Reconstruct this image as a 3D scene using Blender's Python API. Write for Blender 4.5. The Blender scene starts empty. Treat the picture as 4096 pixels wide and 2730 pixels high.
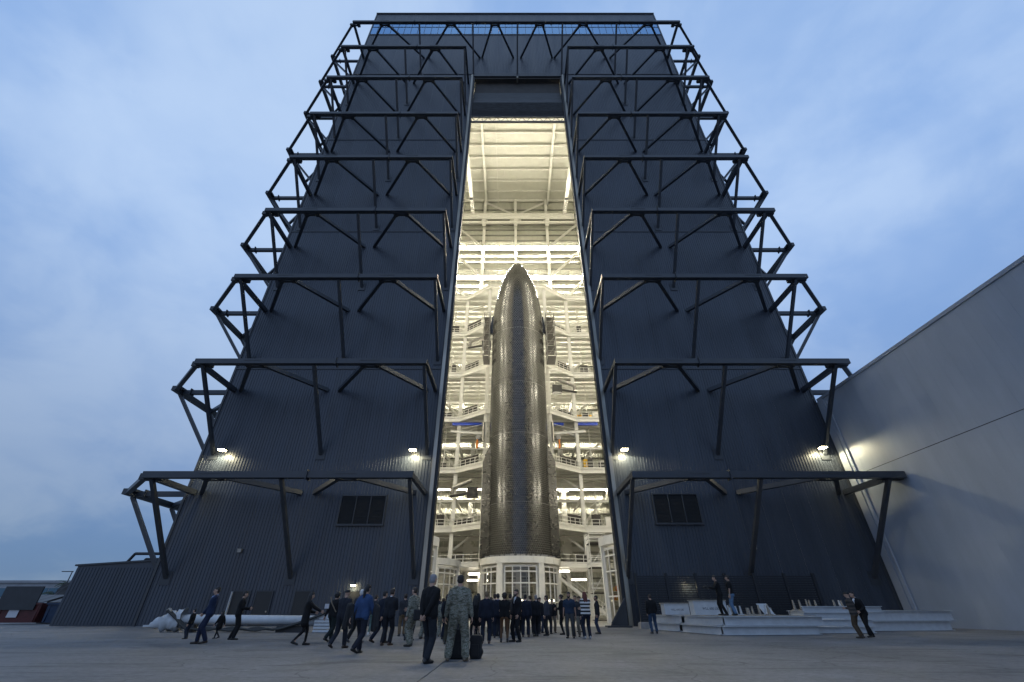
import bpy, bmesh, math, random
from mathutils import Vector, Matrix
R = math.radians
random.seed(7)
sc = bpy.context.scene
COL = sc.collection

# ------------------------------------------------------------------ camera, world, sun, exposure
cam_d = bpy.data.cameras.new("camera")
cam_d.sensor_width = 36.0
cam_d.lens = 14.897
cam_d.clip_start = 0.1
cam_d.clip_end = 4000
cam = bpy.data.objects.new("camera", cam_d)
cam.location = (0, 0, 1.09)
cam.rotation_euler = (R(90 + 32.5), 0, 0)
COL.objects.link(cam)
sc.camera = cam

SKY_STRENGTH = 0.15
SUN_ELEV, SUN_ROT = 4.0, 200.0
world = bpy.data.worlds.new("World")
sc.world = world
world.use_nodes = True
wn, wl = world.node_tree.nodes, world.node_tree.links
wn.clear()
w_out = wn.new("ShaderNodeOutputWorld")
w_bg = wn.new("ShaderNodeBackground")
w_sky = wn.new("ShaderNodeTexSky")
w_sky.sky_type = 'NISHITA'
w_sky.sun_disc = False
w_sky.sun_elevation = R(SUN_ELEV)
w_sky.sun_rotation = R(SUN_ROT)
w_sky.altitude = 0
w_sky.air_density = 1.0
w_sky.dust_density = 0.6
w_sky.ozone_density = 4.0
w_bg.inputs["Strength"].default_value = SKY_STRENGTH
tc = wn.new("ShaderNodeTexCoord")
sep = wn.new("ShaderNodeSeparateXYZ")
wl.new(tc.outputs["Generated"], sep.inputs[0])
def wmath(op, a, b=None):
    n = wn.new("ShaderNodeMath"); n.operation = op
    for i, v in enumerate((a, b)):
        if v is None: continue
        if isinstance(v, (int, float)): n.inputs[i].default_value = v
        else: wl.new(v, n.inputs[i])
    return n.outputs[0]
zc = wmath('ADD', wmath('MAXIMUM', sep.outputs["Z"], 0.0), 0.42)
comb = wn.new("ShaderNodeCombineXYZ")
wl.new(wmath('DIVIDE', sep.outputs["X"], zc), comb.inputs[0])
wl.new(wmath('DIVIDE', sep.outputs["Y"], zc), comb.inputs[1])
def wnoise(scale, detail, rough, stretch, rot):
    mp = wn.new("ShaderNodeMapping")
    mp.inputs["Scale"].default_value = stretch
    mp.inputs["Rotation"].default_value = (0, 0, rot)
    wl.new(comb.outputs[0], mp.inputs[0])
    n = wn.new("ShaderNodeTexNoise")
    n.inputs["Scale"].default_value = scale
    n.inputs["Detail"].default_value = detail
    n.inputs["Roughness"].default_value = rough
    n.inputs["Distortion"].default_value = 0.35
    wl.new(mp.outputs[0], n.inputs[0])
    return n.outputs["Fac"]
def wramp(f, a, b, lo, hi):
    n = wn.new("ShaderNodeMapRange"); n.interpolation_type = 'SMOOTHSTEP'
    n.inputs[1].default_value = a; n.inputs[2].default_value = b
    n.inputs[3].default_value = lo; n.inputs[4].default_value = hi
    wl.new(f, n.inputs[0]); return n.outputs[0]
n1 = wnoise(1.5, 5, 0.52, (1.0, 0.9, 1), 0.5)
n2 = wnoise(4.6, 6, 0.6, (1.0, 0.9, 1), 0.35)
cl = wmath('ADD', wmath('MULTIPLY', wramp(n1, 0.34, 0.66, 0, 1), 0.75), wmath('MULTIPLY', wramp(n2, 0.35, 0.68, 0, 1), 0.25))
# the twilight blue of the clear air and the paler lit underside of the thin cloud layer
tint = wn.new("ShaderNodeMix"); tint.data_type = 'RGBA'; tint.blend_type = 'MULTIPLY'
tint.inputs[0].default_value = 1.0
wl.new(w_sky.outputs[0], tint.inputs[6])
tint.inputs[7].default_value = (0.75, 0.95, 1.5, 1)
bwn = wn.new("ShaderNodeRGBToBW"); wl.new(w_sky.outputs[0], bwn.inputs[0])
ccol = wn.new("ShaderNodeMix"); ccol.data_type = 'RGBA'; ccol.blend_type = 'MIX'
wl.new(wramp(cl, 0.05, 0.95, 0.24, 0.90), ccol.inputs[0])
CLEAR = (0.22, 0.41, 0.79, 1); CLOUD = (0.56, 0.73, 0.99, 1)
ccol.inputs[6].default_value = CLEAR
ccol.inputs[7].default_value = CLOUD
mixs = wn.new("ShaderNodeMix"); mixs.data_type = 'RGBA'; mixs.blend_type = 'MIX'
mixs.inputs[0].default_value = 0.8
wl.new(tint.outputs[2], mixs.inputs[6])
scl = wn.new("ShaderNodeMix"); scl.data_type = 'RGBA'; scl.blend_type = 'MULTIPLY'; scl.inputs[0].default_value = 1
wl.new(ccol.outputs[2], scl.inputs[6])
elev = wramp(sep.outputs["Z"], -0.05, 0.70, 0.52, 1.12)
cb2 = wn.new("ShaderNodeCombineColor")
for i in range(3): wl.new(wmath('MULTIPLY', elev, 1.0 / SKY_STRENGTH), cb2.inputs[i])
wl.new(cb2.outputs[0], scl.inputs[7])
wl.new(scl.outputs[2], mixs.inputs[7])
wl.new(mixs.outputs[2], w_bg.inputs["Color"])
wl.new(w_bg.outputs[0], w_out.inputs["Surface"])

sun_d = bpy.data.lights.new("sun", 'SUN')
sun_d.energy = 0.05
sun_d.angle = R(40)
sun_d.color = (1.0, 0.93, 0.85)
sun = bpy.data.objects.new("sun", sun_d)
_a = R(SUN_ROT)
_sd = Vector((math.sin(_a) * math.cos(R(12)), math.cos(_a) * math.cos(R(12)), math.sin(R(12))))
sun.rotation_euler = _sd.to_track_quat('Z', 'Y').to_euler()
sun.location = (0, -40, 60)
COL.objects.link(sun)

sc.view_settings.view_transform = 'Standard'
sc.view_settings.look = 'None'
sc.view_settings.exposure = 0.0
sc.view_settings.gamma = 1.0
sc.view_settings.use_curve_mapping = False
sc.cycles.max_bounces = 6
sc.cycles.diffuse_bounces = 4
sc.cycles.glossy_bounces = 3
sc.cycles.transparent_max_bounces = 12
sc.cycles.sample_clamp_indirect = 4.0
sc.cycles.use_denoising = True
sc.cycles.use_adaptive_sampling = True
sc.cycles.adaptive_threshold = 0.006

# ------------------------------------------------------------------ materials
MATS = {}
def mat(name, color, rough=0.6, metal=0.0, spec=0.5, var=0.0, vscale=3.0, bump=0.0, bscale=40.0, stretch=(1, 1, 1), emit=None, estr=0.0, island=0.0, rvar=0.0, orand=0.0):
    if name in MATS: return MATS[name]
    m = bpy.data.materials.new(name); m.use_nodes = True
    n, l = m.node_tree.nodes, m.node_tree.links
    b = n["Principled BSDF"]
    b.inputs["Base Color"].default_value = (*color, 1)
    b.inputs["Roughness"].default_value = rough
    b.inputs["Metallic"].default_value = metal
    b.inputs["Specular IOR Level"].default_value = spec
    src = None
    if var > 0 or rvar > 0 or bump > 0:
        t = n.new("ShaderNodeTexCoord"); mp = n.new("ShaderNodeMapping")
        mp.inputs["Scale"].default_value = stretch
        g = n.new("ShaderNodeNewGeometry")
        l.new(g.outputs["Position"], mp.inputs[0])
    if var > 0 or rvar > 0:
        nz = n.new("ShaderNodeTexNoise"); nz.inputs["Scale"].default_value = vscale
        nz.inputs["Detail"].default_value = 6; nz.inputs["Roughness"].default_value = 0.6
        l.new(mp.outputs[0], nz.inputs[0])
    if var > 0:
        rp = n.new("ShaderNodeMapRange")
        rp.inputs[1].default_value = 0.3; rp.inputs[2].default_value = 0.7
        rp.inputs[3].default_value = 1 - var; rp.inputs[4].default_value = 1 + var
        l.new(nz.outputs["Fac"], rp.inputs[0]); src = rp.outputs[0]
    if island > 0:
        g2 = n.new("ShaderNodeNewGeometry")
        rp2 = n.new("ShaderNodeMapRange")
        rp2.inputs[3].default_value = 1 - island; rp2.inputs[4].default_value = 1 + island
        l.new(g2.outputs["Random Per Island"], rp2.inputs[0])
        if src is None: src = rp2.outputs[0]
        else:
            mu = n.new("ShaderNodeMath"); mu.operation = 'MULTIPLY'
            l.new(src, mu.inputs[0]); l.new(rp2.outputs[0], mu.inputs[1]); src = mu.outputs[0]
    if orand > 0:
        oi = n.new("ShaderNodeObjectInfo"); rp3 = n.new("ShaderNodeMapRange")
        rp3.inputs[3].default_value = 1 - orand; rp3.inputs[4].default_value = 1 + orand
        l.new(oi.outputs["Random"], rp3.inputs[0])
        if src is None: src = rp3.outputs[0]
        else:
            mu = n.new("ShaderNodeMath"); mu.operation = 'MULTIPLY'
            l.new(src, mu.inputs[0]); l.new(rp3.outputs[0], mu.inputs[1]); src = mu.outputs[0]
    if src is not None:
        mx = n.new("ShaderNodeMix"); mx.data_type = 'RGBA'; mx.blend_type = 'MULTIPLY'; mx.inputs[0].default_value = 1
        mx.inputs[6].default_value = (*color, 1)
        cc = n.new("ShaderNodeCombineColor")
        for i in range(3): l.new(src, cc.inputs[i])
        l.new(cc.outputs[0], mx.inputs[7]); l.new(mx.outputs[2], b.inputs["Base Color"])
    if rvar > 0:
        rr = n.new("ShaderNodeMapRange"); rr.inputs[1].default_value = 0.3; rr.inputs[2].default_value = 0.7
        rr.inputs[3].default_value = max(0.05, rough - rvar); rr.inputs[4].default_value = min(1, rough + rvar)
        l.new(nz.outputs["Fac"], rr.inputs[0]); l.new(rr.outputs[0], b.inputs["Roughness"])
    if bump > 0:
        nb = n.new("ShaderNodeTexNoise"); nb.inputs["Scale"].default_value = bscale; nb.inputs["Detail"].default_value = 5
        l.new(mp.outputs[0], nb.inputs[0])
        bp = n.new("ShaderNodeBump"); bp.inputs["Strength"].default_value = bump; bp.inputs["Distance"].default_value = 0.02
        l.new(nb.outputs["Fac"], bp.inputs["Height"]); l.new(bp.outputs[0], b.inputs["Normal"])
    if emit:
        b.inputs["Emission Color"].default_value = (*emit, 1)
        b.inputs["Emission Strength"].default_value = estr
    MATS[name] = m
    return m

M_SIDING = mat("dark_siding", (0.045, 0.055, 0.073), 0.40, 0.0, 0.5, var=0.20, vscale=0.5, stretch=(1.6, 1, 0.10), rvar=0.07, orand=0.07)
M_STEEL = mat("dark_steel", (0.038, 0.044, 0.054), 0.45, 0.0, 0.5, var=0.15, vscale=1.2)
M_STEEL2 = mat("darker_steel", (0.03, 0.033, 0.038), 0.5, var=0.2, vscale=1.5)
M_TRIM = mat("dark_trim", (0.045, 0.05, 0.058), 0.45)
M_GALV = mat("galvanized_jamb", (0.30, 0.285, 0.25), 0.30, 0.85, var=0.15, vscale=1.5, stretch=(1, 1, 0.15))
M_SEAL = mat("black_seal", (0.015, 0.018, 0.024), 0.55)
M_LOUV = mat("louver_dark", (0.022, 0.023, 0.025), 0.5, var=0.2, vscale=4)
M_FABRIC = mat("door_fabric", (0.06, 0.065, 0.07), 0.6, var=0.25, vscale=1.2, stretch=(0.4, 1, 3), bump=0.4, bscale=3)
M_BROWN = mat("dark_soffit", (0.055, 0.05, 0.045), 0.7, var=0.2, vscale=0.8)
M_WHITE = mat("white_paint", (0.74, 0.73, 0.69), 0.45, var=0.06, vscale=1.5)
M_WSHEET = mat("white_sheet", (0.50, 0.50, 0.44), 0.4, var=0.10, vscale=0.6, stretch=(1, 1, 0.3))
M_WDECK = mat("white_deck", (0.62, 0.62, 0.58), 0.5, var=0.1, vscale=1.0)
M_WROOF = mat("white_roof_sheet", (0.66, 0.66, 0.60), 0.4, var=0.06, vscale=0.6)
M_GIRT = mat("girt_shaded_grey", (0.20, 0.20, 0.18), 0.5)  # galvanized grey that also stands in for the shadow bands below the girts
M_FLOOR = mat("bay_floor", (0.34, 0.33, 0.31), 0.35, var=0.2, vscale=0.4)
M_BLDG = mat("pale_panel", (0.36, 0.40, 0.46), 0.5, var=0.08, vscale=0.5, stretch=(1, 1, 0.3), orand=0.02)
M_BLDGT = mat("pale_trim", (0.34, 0.37, 0.42), 0.45)
M_CURT = mat("black_mesh", (0.035, 0.032, 0.03), 0.8)
M_BLACKEQ = mat("black_equipment", (0.02, 0.02, 0.02), 0.5)
M_BLUE = mat("blue_beam", (0.012, 0.05, 0.42), 0.4)
M_YEL = mat("yellow_paint", (0.75, 0.45, 0.01), 0.45)
M_ORANGE = mat("orange_paint", (0.7, 0.22, 0.02), 0.45)
M_DUCT = mat("duct_grey", (0.30, 0.29, 0.27), 0.4, 0.5)
M_BEAMW = mat("white_beam_paint", (0.50, 0.52, 0.54), 0.5, var=0.10, vscale=3.0, rvar=0.1)
M_RUST = mat("worn_steel", (0.30, 0.27, 0.23), 0.6, var=0.35, vscale=9)
M_RUBBER = mat("cable_rubber", (0.025, 0.025, 0.022), 0.6, var=0.3, vscale=9)
M_BLOCK = mat("concrete_block", (0.26, 0.25, 0.24), 0.9, var=0.2, vscale=5, bump=0.5, bscale=30)
M_RED = mat("red_dumpster", (0.085, 0.018, 0.018), 0.5, var=0.3, vscale=3)
M_DBLUE = mat("blue_dumpster", (0.010, 0.03, 0.07), 0.5, var=0.3, vscale=3)
M_LID = mat("dumpster_lid", (0.05, 0.05, 0.055), 0.5, var=0.2, vscale=4)
M_SIGN = mat("sign_white", (0.55, 0.55, 0.58), 0.6)
M_TRUNK = mat("palm_trunk", (0.11, 0.085, 0.06), 0.9, var=0.3, vscale=9)
M_LEAF = mat("palm_leaf", (0.05, 0.075, 0.03), 0.6, island=0.4)
M_FAR = mat("far_wall", (0.30, 0.31, 0.33), 0.7, var=0.15, vscale=0.3)
M_FARW = mat("far_glass", (0.06, 0.14, 0.2), 0.2)
M_SAND = mat("sand_bank", (0.25, 0.21, 0.14), 0.95, var=0.3, vscale=0.6, bump=0.5, bscale=3)
M_INK = mat("ink", (0.015, 0.016, 0.02), 0.7)
M_WARM = mat("lamp_glow", (1, 0.95, 0.8), 0.5, emit=(1.0, 0.86, 0.52), estr=60)
M_STRIP = mat("strip_glow", (1, 1, 1), 0.5, emit=(1.0, 0.92, 0.73), estr=470)
M_STRIPM = mat("strip_glow_lower", (1, 1, 1), 0.5, emit=(1.0, 0.92, 0.72), estr=230)
M_STRIPF = mat("strip_glow_front", (1, 1, 1), 0.5, emit=(1.0, 0.92, 0.73), estr=190)
M_STRIPLOW = mat("strip_glow_soft", (1, 1, 1), 0.5, emit=(1.0, 0.90, 0.70), estr=14)
M_ORGLOW = mat("amber_glow", (1, 0.6, 0.3), 0.5, emit=(1.0, 0.32, 0.06), estr=7)
M_HULL = mat("hull_felt", (0.17, 0.166, 0.162), 0.6)

def glass(name, col, refl, rough=0.04, gcol=(1, 1, 1)):
    m = bpy.data.materials.new(name); m.use_nodes = True
    n, l = m.node_tree.nodes, m.node_tree.links
    n.remove(n["Principled BSDF"]); out = n["Material Output"]
    t = n.new("ShaderNodeBsdfTransparent"); t.inputs[0].default_value = (*col, 1)
    g = n.new("ShaderNodeBsdfGlossy"); g.inputs["Roughness"].default_value = rough; g.inputs["Color"].default_value = (*gcol, 1)
    f = n.new("ShaderNodeFresnel"); f.inputs[0].default_value = 1.5
    a = n.new("ShaderNodeMath"); a.operation = 'ADD'; a.use_clamp = True
    l.new(f.outputs[0], a.inputs[0]); a.inputs[1].default_value = refl
    x = n.new("ShaderNodeMixShader")
    l.new(a.outputs[0], x.inputs[0]); l.new(t.outputs[0], x.inputs[1]); l.new(g.outputs[0], x.inputs[2])
    l.new(x.outputs[0], out.inputs["Surface"]); return m
M_GLASSB = glass("coated_glass", (0.55, 0.58, 0.62), 0.40, 0.04, (0.42, 0.68, 1.0))
M_GLASSS = glass("stand_glass", (0.42, 0.42, 0.40), 0.03)

def tile_mat():
    m = mat("black_tile", (0.022, 0.022, 0.024), 0.34, 0, 0.75)
    n, l = m.node_tree.nodes, m.node_tree.links
    b = n["Principled BSDF"]
    g = n.new("ShaderNodeNewGeometry")
    cr = n.new("ShaderNodeValToRGB")
    cr.color_ramp.elements[0].position = 0; cr.color_ramp.elements[0].color = (0.016, 0.016, 0.017, 1)
    cr.color_ramp.elements[1].position = 1; cr.color_ramp.elements[1].color = (0.024, 0.0235, 0.023, 1)
    l.new(g.outputs["Random Per Island"], cr.inputs[0]); l.new(cr.outputs[0], b.inputs["Base Color"])
    wn_ = n.new("ShaderNodeTexWhiteNoise"); wn_.noise_dimensions = '1D'
    l.new(g.outputs["Random Per Island"], wn_.inputs["W"])
    nz = n.new("ShaderNodeTexNoise"); nz.inputs["Scale"].default_value = 0.35; nz.inputs["Detail"].default_value = 2
    l.new(g.outputs["Position"], nz.inputs[0])
    a = n.new("ShaderNodeMath"); a.operation = 'MULTIPLY_ADD'; l.new(wn_.outputs[0], a.inputs[0]); a.inputs[1].default_value = 0.05
    l.new(nz.outputs["Fac"], a.inputs[2])
    rr = n.new("ShaderNodeMapRange"); rr.inputs[1].default_value = 0.35; rr.inputs[2].default_value = 0.8
    rr.inputs[3].default_value = 0.19; rr.inputs[4].default_value = 0.26
    l.new(a.outputs[0], rr.inputs[0]); l.new(rr.outputs[0], b.inputs["Roughness"])
    return m
M_TILE = tile_mat()

def concrete_mat():
    m = mat("apron_concrete", (0.3, 0.29, 0.28), 0.7)
    n, l = m.node_tree.nodes, m.node_tree.links
    b = n["Principled BSDF"]
    g = n.new("ShaderNodeNewGeometry")
    def noise(s, d, st=(1, 1, 1), dist=0.0):
        mp = n.new("ShaderNodeMapping"); mp.inputs["Scale"].default_value = st; l.new(g.outputs["Position"], mp.inputs[0])
        z = n.new("ShaderNodeTexNoise"); z.inputs["Scale"].default_value = s; z.inputs["Detail"].default_value = d
        z.inputs["Roughness"].default_value = 0.62; z.inputs["Distortion"].default_value = dist
        l.new(mp.outputs[0], z.inputs[0]); return z.outputs["Fac"]
    def ramp(f, a, b_, lo, hi):
        r = n.new("ShaderNodeMapRange"); r.inputs[1].default_value = a; r.inputs[2].default_value = b_
        r.inputs[3].default_value = lo; r.inputs[4].default_value = hi; l.new(f, r.inputs[0]); return r.outputs[0]
    def mul(a, c):
        k = n.new("ShaderNodeMath"); k.operation = 'MULTIPLY'; l.new(a, k.inputs[0]); l.new(c, k.inputs[1]); return k.outputs[0]
    big = ramp(noise(0.22, 5), 0.3, 0.72, 0.70, 1.22)
    mid = ramp(noise(1.1, 8, (1, 0.55, 1), 0.8), 0.32, 0.68, 0.72, 1.16)
    stain = ramp(noise(0.55, 7, (0.5, 1.3, 1), 1.6), 0.54, 0.70, 1.0, 0.48)
    fine = ramp(noise(38, 4), 0.3, 0.7, 0.86, 1.12)
    # long dark tyre and drag marks running across the slab
    strk = ramp(noise(0.9, 4, (0.25, 2.6, 1), 0.5), 0.57, 0.68, 1.0, 0.60)
    vo = n.new("ShaderNodeTexVoronoi"); vo.feature = 'DISTANCE_TO_EDGE'; vo.inputs["Scale"].default_value = 0.2
    mp = n.new("ShaderNodeMapping"); l.new(g.outputs["Position"], mp.inputs[0])
    nz = n.new("ShaderNodeTexNoise"); nz.inputs["Scale"].default_value = 0.9; nz.inputs["Detail"].default_value = 6
    l.new(mp.outputs[0], nz.inputs[0])
    ad = n.new("ShaderNodeMix"); ad.data_type = 'RGBA'; ad.blend_type = 'ADD'; ad.inputs[0].default_value = 1.6
    l.new(mp.outputs[0], ad.inputs[6]); l.new(nz.outputs["Color"], ad.inputs[7]); l.new(ad.outputs[2], vo.inputs[0])
    crack = ramp(vo.outputs["Distance"], 0.0, 0.006, 0.5, 1.0)
    grit = ramp(noise(7, 9, (1, 1, 1), 0.4), 0.34, 0.66, 0.80, 1.18)
    f = mul(mul(mul(big, mid), mul(stain, mul(fine, grit))), mul(crack, strk))
    mx = n.new("ShaderNodeMix"); mx.data_type = 'RGBA'; mx.blend_type = 'MULTIPLY'; mx.inputs[0].default_value = 1
    mx.inputs[6].default_value = (0.185, 0.181, 0.18, 1)
    cc = n.new("ShaderNodeCombineColor")
    for i in range(3): l.new(f, cc.inputs[i])
    l.new(cc.outputs[0], mx.inputs[7]); l.new(mx.outputs[2], b.inputs["Base Color"])
    l.new(ramp(mid, 0.7, 1.2, 0.55, 0.85), b.inputs["Roughness"])
    bp = n.new("ShaderNodeBump"); bp.inputs["Strength"].default_value = 0.35; bp.inputs["Distance"].default_value = 0.02
    l.new(fine, bp.inputs["Height"]); l.new(bp.outputs[0], b.inputs["Normal"])
    return m
M_APRON = concrete_mat()

def camo_mat():
    m = mat("camouflage_cloth", (0.2, 0.2, 0.15), 0.9)
    n, l = m.node_tree.nodes, m.node_tree.links
    b = n["Principled BSDF"]
    t = n.new("ShaderNodeTexCoord")
    nz = n.new("ShaderNodeTexNoise"); nz.inputs["Scale"].default_value = 9; nz.inputs["Detail"].default_value = 4
    mp = n.new("ShaderNodeMapping"); mp.inputs["Scale"].default_value = (1, 1, 2.2)
    l.new(t.outputs["Object"], mp.inputs[0]); l.new(mp.outputs[0], nz.inputs[0])
    cr = n.new("ShaderNodeValToRGB"); cr.color_ramp.interpolation = 'CONSTANT'
    e = cr.color_ramp.elements
    e[0].position = 0; e[0].color = (0.085, 0.085, 0.065, 1)
    e[1].position = 0.42; e[1].color = (0.16, 0.155, 0.115, 1)
    for p, c in ((0.5, (0.24, 0.235, 0.20)), (0.57, (0.11, 0.12, 0.085)), (0.65, (0.30, 0.29, 0.25))):
        q = e.new(p); q.color = (*c, 1)
    l.new(nz.outputs["Fac"], cr.inputs[0]); l.new(cr.outputs[0], b.inputs["Base Color"])
    return m
M_CAMO = camo_mat()

def stripe_mat(name, a, c, scale):
    m = mat(name, a, 0.9)
    n, l = m.node_tree.nodes, m.node_tree.links
    b = n["Principled BSDF"]; t = n.new("ShaderNodeTexCoord")
    w = n.new("ShaderNodeTexWave"); w.bands_direction = 'Z'; w.inputs["Scale"].default_value = scale
    l.new(t.outputs["Object"], w.inputs[0])
    cr = n.new("ShaderNodeValToRGB"); cr.color_ramp.interpolation = 'CONSTANT'
    cr.color_ramp.elements[0].color = (*a, 1); cr.color_ramp.elements[1].color = (*c, 1); cr.color_ramp.elements[1].position = 0.5
    l.new(w.outputs["Fac"], cr.inputs[0]); l.new(cr.outputs[0], b.inputs["Base Color"]); return m
M_STRIPE = stripe_mat("striped_knit", (0.62, 0.6, 0.58), (0.02, 0.018, 0.018), 2.3)
M_PLAID = stripe_mat("striped_flannel", (0.075, 0.06, 0.05), (0.03, 0.027, 0.025), 2.2)
def cloth(name, c, rough=0.85): return mat("cloth_" + name, c, rough, 0, 0.25, var=0.18, vscale=7)

# ------------------------------------------------------------------ mesh builder
ORG = {}
def world_org(o):
    v = Vector((0, 0, 0))
    while o is not None:
        v += Vector(o.location); o = o.parent
    return v
class MB:
    def __init__(s): s.v = []; s.f = []
    def add(s, vs, fs):
        k = len(s.v); s.v += [tuple(q) for q in vs]; s.f += [tuple(i + k for i in f) for f in fs]
        return s
    def box(s, x0, x1, y0, y1, z0, z1):
        return s.add([(x0, y0, z0), (x1, y0, z0), (x1, y1, z0), (x0, y1, z0), (x0, y0, z1), (x1, y0, z1), (x1, y1, z1), (x0, y1, z1)],
                     [(0, 3, 2, 1), (4, 5, 6, 7), (0, 1, 5, 4), (1, 2, 6, 5), (2, 3, 7, 6), (3, 0, 4, 7)])
    def frame(s, p0, p1, up=(0, 0, 1)):
        p0, p1 = Vector(p0), Vector(p1); d = (p1 - p0).normalized(); u = Vector(up)
        if abs(d.dot(u)) > 0.98: u = Vector((0, 1, 0))
        a = d.cross(u).normalized(); b = a.cross(d).normalized()
        return p0, p1, d, a, b
    def sect(s, p0, p1, pts, up=(0, 0, 1)):
        p0, p1, d, a, b = s.frame(p0, p1, up); n = len(pts)
        vs = [p0 + a * x + b * y for x, y in pts] + [p1 + a * x + b * y for x, y in pts]
        fs = [(i, (i + 1) % n, n + (i + 1) % n, n + i) for i in range(n)] + [tuple(range(n - 1, -1, -1)), tuple(range(n, 2 * n))]
        return s.add(vs, fs)
    def beam(s, p0, p1, w, h, up=(0, 0, 1)):
        w /= 2; h /= 2
        return s.sect(p0, p1, [(-w, -h), (w, -h), (w, h), (-w, h)], up)
    def ibeam(s, p0, p1, w, h, tw=0.05, tf=0.06, up=(0, 0, 1)):
        w /= 2; h /= 2; tw /= 2
        return s.sect(p0, p1, [(-w, -h), (w, -h), (w, -h + tf), (tw, -h + tf), (tw, h - tf), (w, h - tf), (w, h), (-w, h), (-w, h - tf), (-tw, h - tf), (-tw, -h + tf), (-w, -h + tf)], up)
    def tube(s, p0, p1, r0, r1=None, n=8):
        r1 = r0 if r1 is None else r1
        p0, p1, d, a, b = s.frame(p0, p1)
        vs = []
        for p, r in ((p0, r0), (p1, r1)):
            for i in range(n):
                t = 2 * math.pi * i / n; vs.append(p + a * (r * math.cos(t)) + b * (r * math.sin(t)))
        fs = [(i, (i + 1) % n, n + (i + 1) % n, n + i) for i in range(n)] + [tuple(range(n - 1, -1, -1)), tuple(range(n, 2 * n))]
        return s.add(vs, fs)
    def path(s, pts, r, n=6):
        for a, b in zip(pts, pts[1:]): s.tube(a, b, r, n=n)
        return s
    def lathe(s, prof, c=(0, 0), n=48, a0=0.0, a1=2 * math.pi, close=True):
        full = abs(a1 - a0 - 2 * math.pi) < 1e-6
        m = n if full else n + 1; k = len(prof); vs = []
        for i in range(m):
            t = a0 + (a1 - a0) * i / n
            for r, z in prof: vs.append((c[0] + r * math.sin(t), c[1] - r * math.cos(t), z))
        fs = []
        for i in range(n):
            j = (i + 1) % m
            for q in range(k - 1): fs.append((i * k + q, j * k + q, j * k + q + 1, i * k + q + 1))
            if close: fs.append((i * k + k - 1, j * k + k - 1, j * k, i * k))
        if not full and close:
            fs.append(tuple(range(k - 1, -1, -1))); fs.append(tuple(n * k + q for q in range(k)))
        return s.add(vs, fs)
    def prism(s, poly, z0, z1):
        n = len(poly)
        return s.add([(x, y, z0) for x, y in poly] + [(x, y, z1) for x, y in poly],
                     [(i, (i + 1) % n, n + (i + 1) % n, n + i) for i in range(n)] + [tuple(range(n - 1, -1, -1)), tuple(range(n, 2 * n))])
    def mesh(s, name, m, org=Vector((0, 0, 0)), smooth=False):
        me = bpy.data.meshes.new(name)
        me.from_pydata([(v[0] - org[0], v[1] - org[1], v[2] - org[2]) for v in s.v], [], s.f)
        if m: me.materials.append(m)
        if smooth: me.polygons.foreach_set("use_smooth", [True] * len(me.polygons))
        me.update(); return me
    def build(s, name, m, parent=None, smooth=False, kind=None):
        """links the collected shapes, given in world metres, as one object below parent"""
        o = bpy.data.objects.new(name, s.mesh(name, m, world_org(parent), smooth))
        COL.objects.link(o); o.parent = parent
        if kind: o["kind"] = kind
        return o
def fixnorm(o):
    bm = bmesh.new(); bm.from_mesh(o.data); bmesh.ops.recalc_face_normals(bm, faces=bm.faces); bm.to_mesh(o.data); bm.free()
    return o
def inst(name, me, parent, loc, rot=(0, 0, 0), scale=(1, 1, 1)):
    """an object that shares mesh data, placed at a world location under an unrotated parent"""
    o = bpy.data.objects.new(name, me); COL.objects.link(o); o.parent = parent
    o.location = Vector(loc) - world_org(parent); o.rotation_euler = rot; o.scale = scale
    return o
def tag(o, label, cat, group=None):
    o["label"] = label; o["category"] = cat
    if group: o["group"] = group
    return o
def thing(name, loc, label, cat, group=None):
    o = bpy.data.objects.new(name, None); o.empty_display_size = 0.2
    COL.objects.link(o); o.location = loc
    return tag(o, label, cat, group)
def struct(o): o["kind"] = "structure"; return o
def text_mesh(body, size, depth=0.0):
    cu = bpy.data.curves.new("t", 'FONT'); cu.body = body; cu.size = size; cu.extrude = depth; cu.align_x = 'CENTER'; cu.align_y = 'CENTER'
    cu.resolution_u = 2
    o = bpy.data.objects.new("t", cu); COL.objects.link(o)
    bpy.context.view_layer.update()
    me = bpy.data.meshes.new_from_object(o.evaluated_get(bpy.context.evaluated_depsgraph_get()))
    bpy.data.objects.remove(o); bpy.data.curves.remove(cu); me.materials.clear()
    return me

# ------------------------------------------------------------------ main dimensions (metres)
YF = 42.5                      # front face of the tall bay
XL, XR = -31.5, 33.0           # its corners
DL, DR = -7.4, 9.5             # clear door opening
CX = 1.05                      # centre line of door and rocket
YB = 88.0                      # inner face of the back wall
ZROOF = 108.4
ZTOP = 118.8

# ------------------------------------------------------------------ ground
g = MB(); g.box(-1500, 1500, -300, 2500, -0.5, -0.03)
ground = struct(g.build("ground", M_APRON))
SLX = [-1500, -80, -55, -31.6, -17.4, -1.72, 14.2, 29.6, 60, 1500]
SLY = [-300, -20, 3, 34.5, 42.3, 90, 2500]
G = 0.012
for i in range(len(SLX) - 1):
    for j in range(len(SLY) - 1):
        if SLX[i] > 29 and SLX[i] < 60 and False: continue
        MB().box(SLX[i] + G, SLX[i + 1] - G, SLY[j] + G, SLY[j + 1] - G, -0.029, 0.0).build("slab", M_APRON, ground)

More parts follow.
